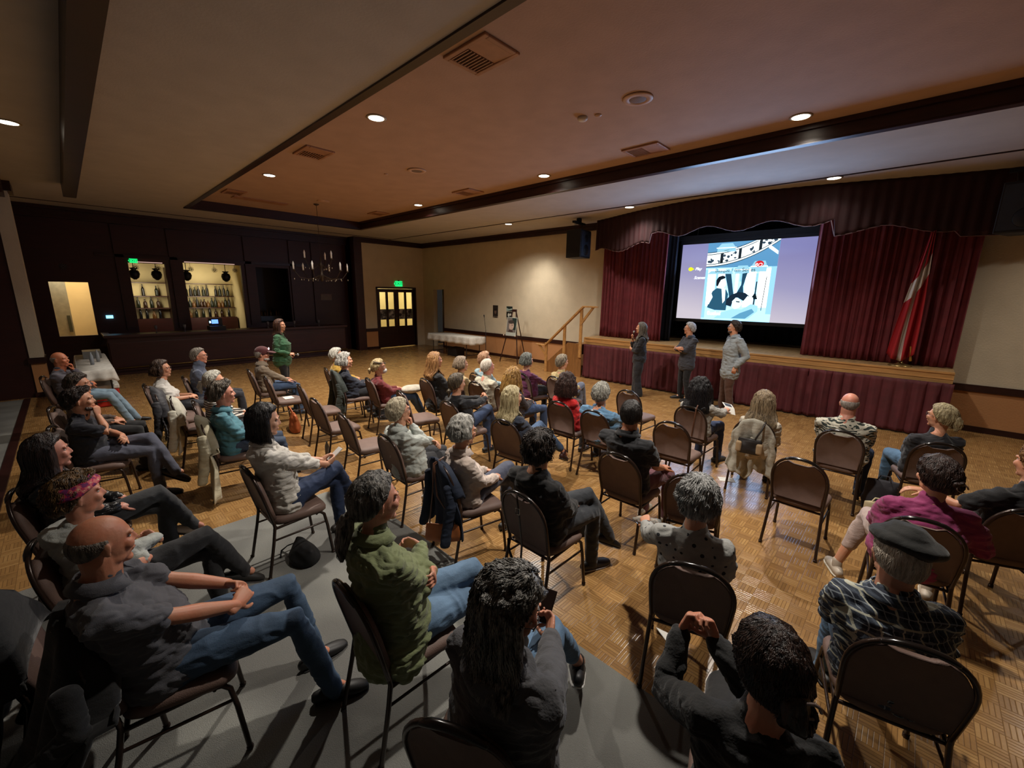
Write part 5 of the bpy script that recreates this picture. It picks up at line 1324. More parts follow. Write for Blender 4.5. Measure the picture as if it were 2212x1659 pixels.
def plaid():
    t = pat_base('plaid_flannel'); sx = t.node('ShaderNodeSeparateXYZ', i_0=t.obj()); sc = 13.5
    xy = t.math('ADD', sx.outputs[0], t.math('MULTIPLY', sx.outputs[1], .8))
    a = t.math('FRACT', t.math('MULTIPLY', xy, sc)); b = t.math('FRACT', t.math('MULTIPLY', sx.outputs[2], sc))
    def band_(q, lo, hi): return t.math('MULTIPLY', t.math('GREATER_THAN', q, lo), t.math('LESS_THAN', q, hi))
    base = t.mix(t.math('MULTIPLY', t.math('ADD', band_(a, 0, .5), band_(b, 0, .5)), .5), lin('4a5462'), lin('161d2c'))
    c = t.mix(t.math('MULTIPLY', t.math('MAXIMUM', band_(a, .20, .26), band_(b, .20, .26)), .7), base, lin('96a0a8'))
    c = t.mix(t.math('MULTIPLY', t.math('MAXIMUM', band_(a, .70, .80), band_(b, .70, .80)), .8), c, lin('c8c8b4')); t.col(c); return t.m
def floral():
    t = pat_base('leaf_print_shirt'); v = t.mapped((11, 11, 11)); nz = t.noise(5, detail=2)
    w_ = t.node('ShaderNodeTexWave', wave_type='RINGS', i_Vector=v, i_Scale=1.0, i_Distortion=9.0, i_Detail=1.0).outputs[1]
    n = t.noise(1.8, v, detail=2, rough=.35)
    f = t.math('MULTIPLY', t.math('GREATER_THAN', n, .47), t.math('GREATER_THAN', w_, .35)); t.col(t.mix(f, lin('b8b4a4'), lin('2c3430'))); return t.m
def bandana():
    t = NT('bandana_print'); n = t.noise(45, detail=2); t.col(t.ramp(n, [(.35, lin('6a1f5a')), (.45, lin('b02a50')), (.55, lin('c86a6a')), (.65, lin('d8b090'))], 'CONSTANT')); t.setv(Roughness=.8); return t.m
def leather(): 
    t = NT('black_leather'); t.col(lin('121214')); t.setv(Roughness=.3); t.bump(t.noise(14, t.mapped((1, 1, 2.5)), detail=4), .8, .02); return t.m
# ---------------------------------------------------------------- audience
SPK = (-3.4, 8.9)
PEO = {}
def face_yaw(at, look):
    x, y, b = at
    a = math.degrees(math.atan2(-(SPK[0]-x), SPK[1]-y)) if look is None else look
    return a-b
def P_(key, at, H, label, look=None, pitch=2, roll=0, group=None, **k):
    hy = face_yaw(at, look); hy = max(-85, min(85, hy)) if not k.get('stand') else hy
    k['hrot'] = (hy, pitch, roll)
    if not k.get('stand'): k.setdefault('twist', max(-12, min(12, hy*.25)))
    r, info = person(key, dict(at=at, H=H, label=label, group=group, **k)); PEO[key] = (r, info); return r, info
DARK = '141317'
BLACKH = ('0c0908', '1e1814'); BROWNH = ('2a1a10', '4a3220'); DBROWN = ('180f0b', '33211a'); GREYH = ('6a6660', 'b4aea4'); WHITEH = ('a8a498', 'dcd8cc'); BLOND = ('8a744c', 'cbb68a'); STRAW = ('6e4626', 'b08452'); SALT = ('24211f', '8a8680')
def full(t=.014, **k): return dict(kind='full', t=t, **k)
P_('P1', (-2.32, .14, -10), (.02, -.17, 1.20), 'balding man in charcoal polo and jeans with clasped hands, front left', near=2, w=1.14, fat=1.28, sleeve='short', topm=cloth('4a4a50'), topname='polo_shirt', top=dict(collar=True, fold=1.2), arm={-1: ((-.075, .33, .70), (-.5, -.6, -.6), (.75, .62, .15), (-.5, .55, .75), 1.0), 1: ((.075, .33, .70), (.5, -.6, -.6), (-.75, .62, .15), (.5, .55, .75), 1.0)}, legs=(((-.15, .50, .58), (-.13, .60, .10)), ((.16, .48, .58), (.17, .62, .10))), legm=denim('36495f'), legname='jeans', skin='bd8265', hair=dict(kind='fringe', t=-.001, locks=1.2), hairc=('463e37', '80766b'), shoes='0e0d0d', pitch=-2)
P_('P2', (-3.18, .0, -10), (0, -.10, 1.12), 'woman with pink patterned headband and pale grey hoodie', near=1, fem=True, w=1.08, topm=cloth('a9aca6', knit=True), topname='hoodie', top=dict(hood=True, th=.016), arms='cross', legs='crossR', legm=cloth('17171a'), skin='c48a70', hair=full(.018, curl=.45, wild=.5), hairc=('2e1f14', '7a5a34'), shoes='1a1816')
P_('P3', (-4.16, -.12, -10), (0, -.10, 1.13), 'woman with long straight dark brown hair in black leather jacket', near=1, fem=True, topm=leather(), topname='leather_jacket', top=dict(th=.016, collar=True), arms='lap', legs='crossR', legm=cloth('2f3032'), skin='c48a76', hair=full(.016, long=.28), hairc=('150d0b', '2e1e18'), shoes='c8b8a8')
P_('P4', (-5.95, .03, -12), (0, -.06, 1.13), 'bearded dark-haired man in navy t-shirt touching his chin', near=1, sleeve='short', topm=cloth('12131e'), topname='t_shirt', arms='chinR', legs='crossL', legm=denim('4b4d5a'), skin='c28e70', hair=full(.022, wild=.6, wave=1), hairc=('1a1210', '3c2a20'), beard=True)
P_('P5', (-6.95, .02, -12), (0, -.04, 1.13), 'person in brown sweater and black trousers partly hidden behind the bearded man', topm=cloth('57473f', knit=True), topname='sweater', arms='lap', legs='std', legm=cloth('121214'), skin='c08a6c', hair=full(.018, wave=1), hairc=('241a14', '54463a'))
P_('P6', (-9.5, -.10, -12), (0, -.08, 1.14), 'bald man with shiny scalp in light jeans, farthest at the left', topm=cloth('55525a'), arms='chinL', legs='ext', legm=denim('708594'), legname='jeans', skin='c07a58', hair=dict(kind='fringe', t=-.002, locks=.6), hairc=('7a7068', 'a09890'))
P_('P7', (-7.80, .92, -10), (0, -.08, 1.10), 'woman with wavy brown hair, glasses and white top', fem=True, sleeve='short', topm=cloth('c8c4bc'), hair=full(.018, long=.10, curl=.3), hairc=BROWNH, glasses='1c1a1a', arms='lap', legm=cloth('22242c'))
P_('P8', (-8.15, 1.42, -10), (0, -.06, 1.20), 'grey-haired man with glasses in slate blue sweater', w=1.14, fat=1.2, topm=cloth('525a6c', knit=True), topname='sweater', top=dict(turtle=True), hair=full(.009), hairc=('5a5248', '9a9084'), glasses='2a2422', skin='c88e74', arms='lap', legm=cloth('24262e'))
P_('P9', (-6.22, 1.22, -10), (0, -.06, 1.12), 'grey ponytailed woman in black and white striped top with red scarf', fem=True, topm=striped(), topname='striped_top', hair=full(.012, pony=([(0, -.105, .0), (0, -.15, -.01), (0, -.17, -.06), (0, -.165, -.14)], [.02, .034, .032, .012])), hairc=WHITEH, glasses='1c1a1a', arms='lap', legm=cloth('1a1a20'))
P_('P10', (-5.30, 1.12, -10), (.0, -.07, 1.14), 'man with tousled grey-brown hair in teal fleece', near=1, topm=cloth('437480'), topname='fleece', top=dict(collar=True, th=.018), hair=full(.022, wild=.7, curl=.25), hairc=('2e2620', '85796a'), skin='cc927a', arms='lap', legm=denim('2f3a4c'))
P_('P11', (-3.59, 1.09, 1), (0, -.13, 1.24), 'woman with straight black hair in white blouse holding a phone', near=1, fem=True, w=1.04, topm=cloth('c4c0b8', wr=.8), topname='blouse', top=dict(collar=True, fold=1.3, sr=1.12), sleeve='three', hair=full(.015, long=.17, wrap=60), hairc=('0a0808', '1c1614'), arms='phone', legs='crossR', legm=denim('1e2c48'), legname='jeans', look=-22, pitch=-8, skin='c89a80', hs=1.03, shoes='2a2522')
P_('P12', (-8.19, 2.33, -5), (0, -.06, 1.14), 'man in maroon baseball cap and tan jacket', topm=cloth('7e705e'), topname='jacket', top=dict(collar=True, th=.018), hair=full(.008), hairc=GREYH, beard=True, beardc=GREYH, arms='thighs', legm=denim('33445e'), legname='jeans', skin='c08a70', w=1.06)
P_('P14', (-7.42, 3.35, -10), (0, -.10, 1.11), 'white-haired woman in mustard top behind the curly-haired woman', fem=True, topm=cloth('b08a30'), hair=full(.018), hairc=WHITEH, arms='lap', legm=cloth('20222a'))
P_('P15', (-6.82, 3.24, -8), (0, -.11, 1.10), 'woman with curly silver hair in navy sweater', fem=True, w=1.12, fat=1.2, topm=cloth('141a2a'), topname='sweater', hair=full(.024, curl=.8, wild=.5, long=.08), hairc=('8a8880', 'c8c4bc'), arms='lap', legm=cloth('15161a'))
P_('P16', (-6.10, 3.46, -10), (0, -.12, 1.06), 'blonde woman in maroon sweater and white face mask', fem=True, w=1.05, topm=cloth('64191d', knit=True), topname='sweater', hair=full(.012, pony=([(0, -.10, -.01), (0, -.15, -.03), (0, -.155, -.10)], [.02, .03, .01])), hairc=BLOND, arms='lap', legs='ext', legm=denim('3a4e6a'), legname='jeans')
P_('P17', (-3.50, 2.25, -3), (-.02, -.13, 1.10), 'elderly person with pale hair in light grey fleece, hand at mouth', near=1, fem=True, w=1.15, fat=1.2, topm=cloth('aeb4ae', knit=True), topname='fleece_jacket', top=dict(collar=True, th=.020), hair=full(.017, wave=1), hairc=('a89a80', 'd4cab0'), glasses='1c2430', arms='chinR', legs='tuck', legm=cloth('1a1a1e'), shoes='c8c4bc', sole='d8d4cc', pitch=8, look=-8)
P_('P18', (-1.72, 1.02, -2), (-.01, -.12, 1.27), 'woman with low dark grey ponytail in olive green jacket', near=2, fem=True, w=1.10, fat=1.15, topm=cloth('737c56', wr=.9), topname='field_jacket', top=dict(collar=True, th=.020, skirt=True, fold=1.4), hair=full(.013, locks=1.4, pony=([(0, -.098, -.035), (0, -.135, -.055), (0, -.15, -.10), (0, -.145, -.19), (0, -.13, -.25)], [.020, .034, .04, .032, .012])), hairc=SALT, arms='cross', legs='crossL', legm=denim('5b7590'), legname='jeans', skin='c89078', look=-14, pitch=0, hs=1.03)
P_('P19', (-.94, 1.0, 18), (.05, -.10, 1.18), 'person with curly salt-and-pepper hair and glasses in charcoal hoodie looking at a phone', near=2, fem=True, w=1.2, fat=1.15, topm=cloth('47474a', knit=True), topname='hoodie', top=dict(hood=True, th=.020), hair=full(.024, curl=.6, wild=.8, long=.24, locks=1.2, spread=.03, wrap=60), hairc=('171412', '8d8a84'), glasses='2c1c18', arms='phone', legs=(((-.10, .42, .53), (-.10, .44, .10)), ((.02, .44, .64), (.10, .68, .26))), legm=denim('566f88'), legname='jeans', crop=.72, look=-52, pitch=-26, skin='c08a70', shoes='1a1a1c', sole='c8c8c4')
P_('P20', (-5.50, 4.10, -6), (.0, -.09, 1.17), 'woman with long wavy auburn hair in black coat over denim', fem=True, w=1.05, topm=cloth('0e0d0f'), topname='coat', top=dict(th=.02, sr=1.2, skirt=True), hair=full(.018, long=.30, curl=.35, spread=.03), hairc=STRAW, arms='lap', legm=denim('3c5c84'), legname='jeans')
P_('P21', (-5.40, 4.55, -6), (.06, -.12, 1.08), 'woman with ash brown bob in beige sweater', fem=True, w=1.08, fat=1.1, topm=cloth('a08c66', knit=True), topname='sweater', hair=full(.017, long=.06), hairc=('5c4c3c', '94826c'), arms='lap', legm=cloth('2a2420'))
P_('P22', (-5.30, 5.0, -6), (.0, -.09, 1.12), 'person with short copper hair in pale blue shirt', topm=cloth('8ca4ac'), hair=full(.015), hairc=('8a6448', 'b89070'), arms='lap', legm=cloth('2a2c34'), w=1.05)
P_('P23', (-4.78, 4.53, -2), (.03, -.07, 1.11), 'balding white-haired man in rumpled cream shirt', w=1.16, fat=1.2, topm=cloth('b8b09c', wr=.9), hair=dict(kind='recede', t=.006), hairc=('b8ac9c', 'd8d0c4'), arms='lap', legs='ext', legm=cloth('3a362e'), skin='cc9480')
P_('P24', (-4.13, 3.49, -3), (-.02, -.13, 1.10), 'person with low brown ponytail in black sweater with raised clasped hands', fem=True, topm=cloth('101116', knit=True), topname='sweater', hair=full(.012, pony=([(0, -.10, -.05), (0, -.13, -.08), (0, -.13, -.16)], [.02, .028, .01])), hairc=('332a20', '6a5c48'), arm={1: ((.08, .26, .86), (.8, -.2, -.8), (-.7, .4, .5), (.4, .6, .6), 1.0), -1: ((-.02, .27, .84), (-.8, -.2, -.8), (.7, .4, .5), (-.4, .6, .6), 1.0)}, legs='crossR', legm=denim('26344e'), legname='jeans')
P_('P25', (-2.58, 2.23, -12), (.02, -.08, 1.12), 'woman with grey bob and glasses in pale pink blouse', near=1, fem=True, topm=cloth('c4b4a8', wr=.8), topname='blouse', top=dict(collar=True, fold=1.2), hair=full(.022, long=.05, spread=.01), hairc=('7c7a74', 'c0bdb6'), glasses='8a7434', arms='lap', legs='crossR', legm=cloth('454a5c'), look=-18, pitch=-4, hs=1.0, shoes='1a1816')
P_('P26', (-3.11, 3.43, 5), (-.02, -.12, 1.11), 'woman with long straight blonde hair in dark blue jacket and jeans', fem=True, near=1, topm=cloth('2e3646'), topname='jacket', hair=full(.014, long=.26, spread=.03, wrap=60), hairc=('8c7c58', 'cbbd94'), arms='lap', legs=(((-.10, .42, .53), (-.10, .40, .10)), ((-.02, .42, .65), (.16, .72, .26))), legm=denim('3a4e6a'), legname='jeans', crop=.85, look=-20, shoes='3a1c18')
P_('P27', (-4.10, 4.45, -8), (.02, -.08, 1.06), 'person with big curly strawberry blonde hair in brown jacket', fem=True, topm=cloth('2e2524'), topname='jacket', hair=full(.024, long=.24, curl=.8, spread=.05, wild=.6), hairc=('7a5630', 'b8904c'), arms='lap', legs='std', legm=denim('2c3c58'), legname='jeans')
P_('P28', (-4.77, 5.55, -8), (-.02, -.10, 1.10), 'woman with dark grey hair in plum sweater', fem=True, topm=cloth('541a40'), topname='sweater', hair=full(.02, long=.07, wave=1), hairc=('2c2a28', '7c8078'), arms='thighs', legm=cloth('1c1c1e'), look=-20)
P_('P29', (-4.18, 5.78, -10), (-.02, -.10, 1.12), 'person with short grey hair in pale yellow top and grey trousers', fem=True, topm=cloth('b4a070'), hair=full(.010, wild=.4), hairc=('5e5446', 'a89a84'), arms='lap', legs='crossR', legm=cloth('5a6070'))
P_('P30', (-3.15, 4.51, -4), (-.01, -.11, 1.11), 'person with curly dark brown hair in bright red top', fem=True, near=1, topm=cloth('c01818'), topname='red_top', hair=full(.024, long=.17, curl=.8, wild=.5, spread=.02), hairc=('20120e', '4a3028'), arms='cross', legs='std', legm=cloth('121114'), shoes='1c0e0c')
P_('P31', (-2.59, 4.47, -8), (-.02, -.12, 1.07), 'man with tousled silver hair in blue striped shirt', near=1, w=1.3, fat=1.15, sleeve='short', topm=cloth('567c9c'), hair=full(.018, curl=.4, wild=.4), hairc=('5a5850', 'b4b2a8'), arms='thighs', legm=cloth('2a2c30'))
P_('P32', (-1.79, 2.30, -6), (-.02, -.08, 1.15), 'person with messy dark hair in black hooded sweatshirt', near=1, topm=cloth('0c0c0e'), topname='hoodie', top=dict(hood=True, th=.022, sr=1.15), hair=full(.024, wild=1.0, wave=1), hairc=('120d0b', '32261e'), arms='lap', legs='crossL', legm=cloth('2c3036'), w=1.12, shoes='101012', sole='b8b4b0')
P_('P33', (-1.69, 3.45, -8), (0, -.10, 1.21), 'man with short black hair in black short-sleeved shirt', near=1, w=1.14, sleeve='short', topm=cloth('14151a'), top=dict(collar=True), hair=full(.007), hairc=BLACKH, arms='thighs', legs='std', legm=cloth('5c2e38'), skin='b47c5c', look=22, shoes='b8b0a0', sole='c8c0b0')
P_('P34', (-1.85, 5.53, -3), (0, -.08, 1.10), 'woman with long curly black hair in grey top holding a leaflet', near=1, fem=True, topm=cloth('99958c'), topname='grey_top', hair=full(.026, long=.30, curl=.7, spread=.03, wild=.5), hairc=('08070a', '1e1a1c'), arm={1: ((.20, .30, .78), (.9, -.3, -.6), (.1, .95, .1), (.3, 0, .9), .7)}, legm=denim('26304a'), legname='jeans', shoes='2a2a2a')
P_('P35', (-1.12, 5.35, 6), (.02, -.02, 1.08), 'woman with long ash blonde hair in cream top', near=1, fem=True, topm=cloth('b4ac9c'), hair=full(.020, long=.26, spread=.05, wave=1), hairc=('5c4e3c', 'a08c6e'), arms='lap', legm=cloth('1a1a1e'), look=8)
P_('P36', (-.37, 5.71, 0), (0, -.02, 1.14), 'bald man in black and white leaf-print shirt', near=1, w=1.34, fat=1.1, PV=(0, .0, .565),  sleeve='short', topm=floral(), topname='print_shirt', top=dict(sr=1.2, fold=1.2), hair=dict(kind='fringe', t=-.002, locks=.5), hairc=('8a8078', 'b4aca4'), skin='c88a74', arms='thighs', legs='wide', legm=denim('22304a'), legname='jeans', look=8)
P_('P37', (.30, 5.93, 10), (.02, -.08, 1.11), 'blonde woman with glasses and ponytail in black jacket looking left', near=1, fem=True, w=1.08, topm=cloth('1a191e'), topname='jacket', top=dict(th=.018), hair=full(.013, pony=([(0, -.095, .02), (0, -.125, .01), (0, -.145, -.03), (0, -.14, -.10)], [.03, .036, .034, .012])), hairc=('7c6e50', 'b8aa84'), glasses='2c2422', arms='lap', legs='wide', legm=denim('4a657e'), legname='jeans', look=62)
P_('P38', (.23, 3.85, 8), (.03, -.02, 1.10), 'dark-haired woman in magenta sweater and pale cropped trousers', near=1, fem=True, w=1.34, fat=1.3, topm=cloth('8c2f60'), topname='sweater', top=dict(sr=1.1), hair=full(.020, wave=1, bun=([(.0, -.085, .03), (.02, -.13, .0), (.03, -.12, -.06)], [.03, .042, .02])), hairc=('1a100e', '3a2620'), arm={-1: ((-.14, .26, .66), (-.5, -.5, -.8), (.4, .9, -.1), (-.2, .1, 1), .5), 1: ((.20, .16, .66), (.8, -.5, -.6), (-.5, .8, -.1), (.2, .1, 1), .5)}, legs=(((-.20, .38, .56), (-.34, .34, .10)), ((.20, .36, .53), (.22, .40, .10))), legm=cloth('b4a098'), crop=.62, shoes='b4a898', sole='cfc6b4', look=34, pitch=-4, hs=1.03)
P_('P39', (.15, 2.46, 13), (-.05, -.03, 1.12), 'man in black beret and blue plaid shirt', near=2, w=1.18, fat=1.12, hunch=.6, topm=plaid(), topname='plaid_shirt', top=dict(collar=True, fold=1.2), hair=full(.004), hairc=('a89c8c', 'd4cabc'), arms='thighs', legs='std', legm=denim('506a84'), legname='jeans', skin='bd8a72', look=30, pitch=-2, hs=1.02)
P_('P40', (.66, 4.52, 24), (.06, -.10, 1.15), 'person in black top at the right edge with outstretched arm', near=1, fem=True, topm=cloth('0c0c0f'), hair=full(.02, wave=1), hairc=('5c3820', '9c7448'), arm={-1: ((-.42, .06, .80), (-.4, -.6, -.7), (-.9, .2, -.1), (0, 0, 1), .4)}, sleeve='short', legm=cloth('141418'), look=45)
P_('P41', (-.72, 2.36, 14), (-.02, -.06, 1.13), 'grey-haired person in polka dot sweatshirt holding a water bottle', near=1, fem=True, w=1.06, topm=dotted(), topname='dotted_sweatshirt', hair=full(.020, wave=2, wild=.6, locks=1.3), hairc=('5e5e5c', 'b8b8b6'), arm={-1: ((-.34, .26, .72), (-.35, -.7, -.8), (-.35, .9, .1), (-.5, -.2, .9), .9)}, legs=(((-.17, .42, .53), (-.16, .40, .10)), ((.10, .42, .53), (.10, .46, .10))), legm=cloth('121216'), crop=.85, shoes='7c2c1c', sole='b09a8c', look=22, pitch=-6, hs=1.0)
P_('P42', (-.15, 1.42, 14), (-.03, -.06, 1.13), 'dark-haired woman in black sweater with raised clasped hands, nearest the camera', near=2, fem=True, w=1.05, topm=cloth('0d0e0f', knit=True), topname='sweater', top=dict(th=.016), hair=full(.016, locks=1.5, bun=([(.0, -.08, .0), (.01, -.125, -.02), (.02, -.13, -.07), (.0, -.10, -.10)], [.03, .045, .042, .02]), wave=1), hairc=('0d0808', '38261e'), arm={-1: ((-.30, .17, .94), (-.5, -.1, -1), (.35, .35, .85), (-.75, .3, .2), 1.0), 1: ((-.18, .19, .94), (.1, .5, -1), (-.5, .1, .85), (.5, .8, .1), 1.1)}, legs='std', legm=cloth('141416'), skin='c28a70', look=38, pitch=-10)
# standing figures
def st_(h, sp=.0): return dict(stand=True, PV=(0, 0, .53*h), legpts=(((-.10, .03, .285*h), (-.13-sp, -.02, .09)), ((.10, .04, .285*h), (.13+sp, .02, .09))))
P_('P13', (-9.77, 3.07, -30), (0, .03, 1.51), 'standing woman in green sweater holding a microphone', fem=True, w=1.1, fat=1.25, topm=cloth('2f5a3a', knit=True), topname='green_sweater', top=dict(hem=.08), hair=full(.016, long=.20, wave=1), hairc=('2c1a14', '5c3a28'), look=-48, pitch=3, arm={1: ((.22, .20, .93), (.3, -1, -.2), (.0, .9, -.1), (.6, 0, .8), 1.2), -1: ((-.24, .06, .86), (-.3, -1, 0), (0, .2, -1), (-1, .2, 0), .5)}, legm=cloth('101013'), **st_(1.63))
P_('P43', (-4.38, 8.8, 120), (0, .02, 1.53), 'standing woman with long hair in black jumpsuit speaking into a microphone', fem=True, topm=cloth('101118'), topname='jumpsuit_top', sleeve='three', hair=full(.014, long=.30, spread=.02), hairc=('3c342c', '7c766c'), look=112, tf=1.35, cuff=.075, legm=cloth('101118'), arm={1: ((.05, .17, 1.30), (.5, .2, -1), (-.3, .35, .9), (.5, .8, 0), 1.4), -1: ((.06, .20, 1.06), (-.6, 0, -.8), (.95, .2, .1), (0, .9, .2), .5)}, near=0, **st_(1.65))
P_('P44', (-3.45, 9.15, 140), (0, .02, 1.565), 'standing white-haired man with glasses in dark grey jacket with folded arms', w=1.05, topm=cloth('34363e'), topname='jacket', top=dict(hem=.10, collar=True, th=.018), hair=full(.014), hairc=('8c8c8c', 'd0d0d0'), glasses='1c1a1a', look=118, arms='cross', legm=cloth('0c0d12'), near=0, **st_(1.69))
P_('P45', (-2.48, 8.85, 128), (0, .03, 1.665), 'tall standing man in light grey jacket and brown trousers', w=1.1, topm=cloth('8a9296'), topname='jacket', top=dict(hem=.16, collar=True, th=.024, sr=1.15), hair=full(.016, wild=.4), hairc=('1c1410', '44362c'), glasses='6a7a88', beard=True, look=112, arms='side', legm=cloth('4a2e20'), tf=1.15, cuff=.06, near=0, **st_(1.80, .02))
# the dark trouser / shirt extras
def on_head(key, name, pb, m, smooth_=True): return mk(name, pb, m, PEO[key][0], smooth_)
Th = PEO['P2'][1]['Th']; chs = []
f = hair_fn('full', .030, 1, 1, 0, 3); n = 40
P = []
for j in range(6):
    row = []
    for i in range(n+1):
        a = rad(-125)+rad(250)*i/n; e = rad(46-25*abs(math.sin(a/1.6))**1.2)+rad(-18+32*j/5); q_ = f(np.array([[a]]), np.array([[max(e, rad(-20))]]), 1)[0][0, 0]
        d, r = q_/np.linalg.norm(q_), np.linalg.norm(q_); r = max(r, .128); row.append(Th @ V3(tuple(d*r)))
    P.append(row)
pb = PB(); pb.grid(P); o = on_head('P2', 'headband', pb, bandana()); md = o.modifiers.new('t', 'SOLIDIFY'); md.thickness = .004; o['label'] = 'pink patterned headband'
# cap
Th = PEO['P12'][1]['Th']; R3 = Th.to_3x3(); pb = PB(); pb.ell(Th @ V3((0, -.010, .052)), (.098, .118, .094), R3, 20, 12); V_, F_ = vox(pb, .008, 1)
o = mk_np('cap', [(V_, F_)], cloth('4c1a1c', wr=.2), PEO['P12'][0])
pb = PB(); pb.loft([(Th @ V3((0, .10, .045)), Th.to_3x3() @ V3((1, 0, 0)), Th.to_3x3() @ V3((0, 0, 1)), .075, .006), (Th @ V3((0, .155, .036)), Th.to_3x3() @ V3((1, 0, 0)), Th.to_3x3() @ V3((0, 0, 1)), .078, .006), (Th @ V3((0, .205, .020)), Th.to_3x3() @ V3((1, 0, 0)), Th.to_3x3() @ V3((0, 0, 1)), .055, .005)], 14); on_head('P12', 'cap_visor', pb, cloth('4c1a1c', wr=.2))
pb = PB(); pb.ell(Th @ V3((0, .108, .095)), (.022, .010, .022), R3, 10, 6); on_head('P12', 'cap_badge', pb, plain('badge_white', 'd0ccc4'))
# beret
Th = PEO['P39'][1]['Th'] @ Euler((rad(-6), rad(10), 0)).to_matrix().to_4x4(); R3 = Th.to_3x3(); pb = PB()
pb.ell(Th @ V3((.008, -.012, .078)), (.128, .140, .048), R3, 28, 14); pb.loft([(Th @ V3((0, -.012, .035)), R3 @ V3((1, 0, 0)), R3 @ V3((0, 1, 0)), .088, .107), (Th @ V3((0, -.012, .07)), R3 @ V3((1, 0, 0)), R3 @ V3((0, 1, 0)), .100, .118)], 24); pb.tube([Th @ V3((0, -.01, .12)), Th @ V3((0, -.01, .138))], .004, 6)
V_, F_ = vox(pb, .006, 3); V_ = V_+vnormals(V_, F_)*(vnoise(V_*18, 2)*.006)[:, None]; mk_np('beret', [(V_, F_)], cloth('121311', wr=.5), PEO['P39'][0])
# mask
Th = PEO['P16'][1]['Th']; pb = PB(); pb.ell(Th @ V3((0, .062, -.062)), (.052, .058, .048), Th.to_3x3(), 16, 10); o = on_head('P16', 'face_mask', pb, cloth('c8c6c0', wr=.2))
pb = PB(); pb.tube([Th @ V3((.095*math.sin(a), .115*math.cos(a)-.012, .085-.03*math.cos(a))) for a in np.linspace(-2.3, 2.3, 17)], .010, 6, flat=.5); on_head('P16', 'hair_band', pb, plain('hairband_dark', '2a2220', .5))
# scarf
i9 = PEO['P9'][1]; pb = PB()
for k in range(3): pb.tube([i9['NB']+V3(((.085+.006*k)*math.sin(a), (.08+.006*k)*math.cos(a), .022-.026*k+.008*math.sin(3*a+k))) for a in np.linspace(0, 2*PI, 15)], .018, 8, dome=False)
mk('scarf', pb, cloth('6c1820'), PEO['P9'][0])
# hair tie of the olive jacket woman, hair clip of the woman in magenta
Th = PEO['P18'][1]['Th']; pb = PB(); pb.tube([Th @ V3((.026*math.cos(a), -.118, -.045+.026*math.sin(a))) for a in np.linspace(0, 2*PI, 12)], .007, 6, dome=False); on_head('P18', 'hair_tie', pb, plain('tie_black', '0c0a10', .5))
for kk in ('P38', 'P42'):
    Th = PEO[kk][1]['Th']; pb = PB(); pb.tube([Th @ V3((.03*math.cos(a)+.035, -.155, -.02+.022*math.sin(a))) for a in np.linspace(0, 5, 9)], .005, 6); on_head(kk, 'hair_clip', pb, plain('clip_silver', '8a7c78', .2, .5))
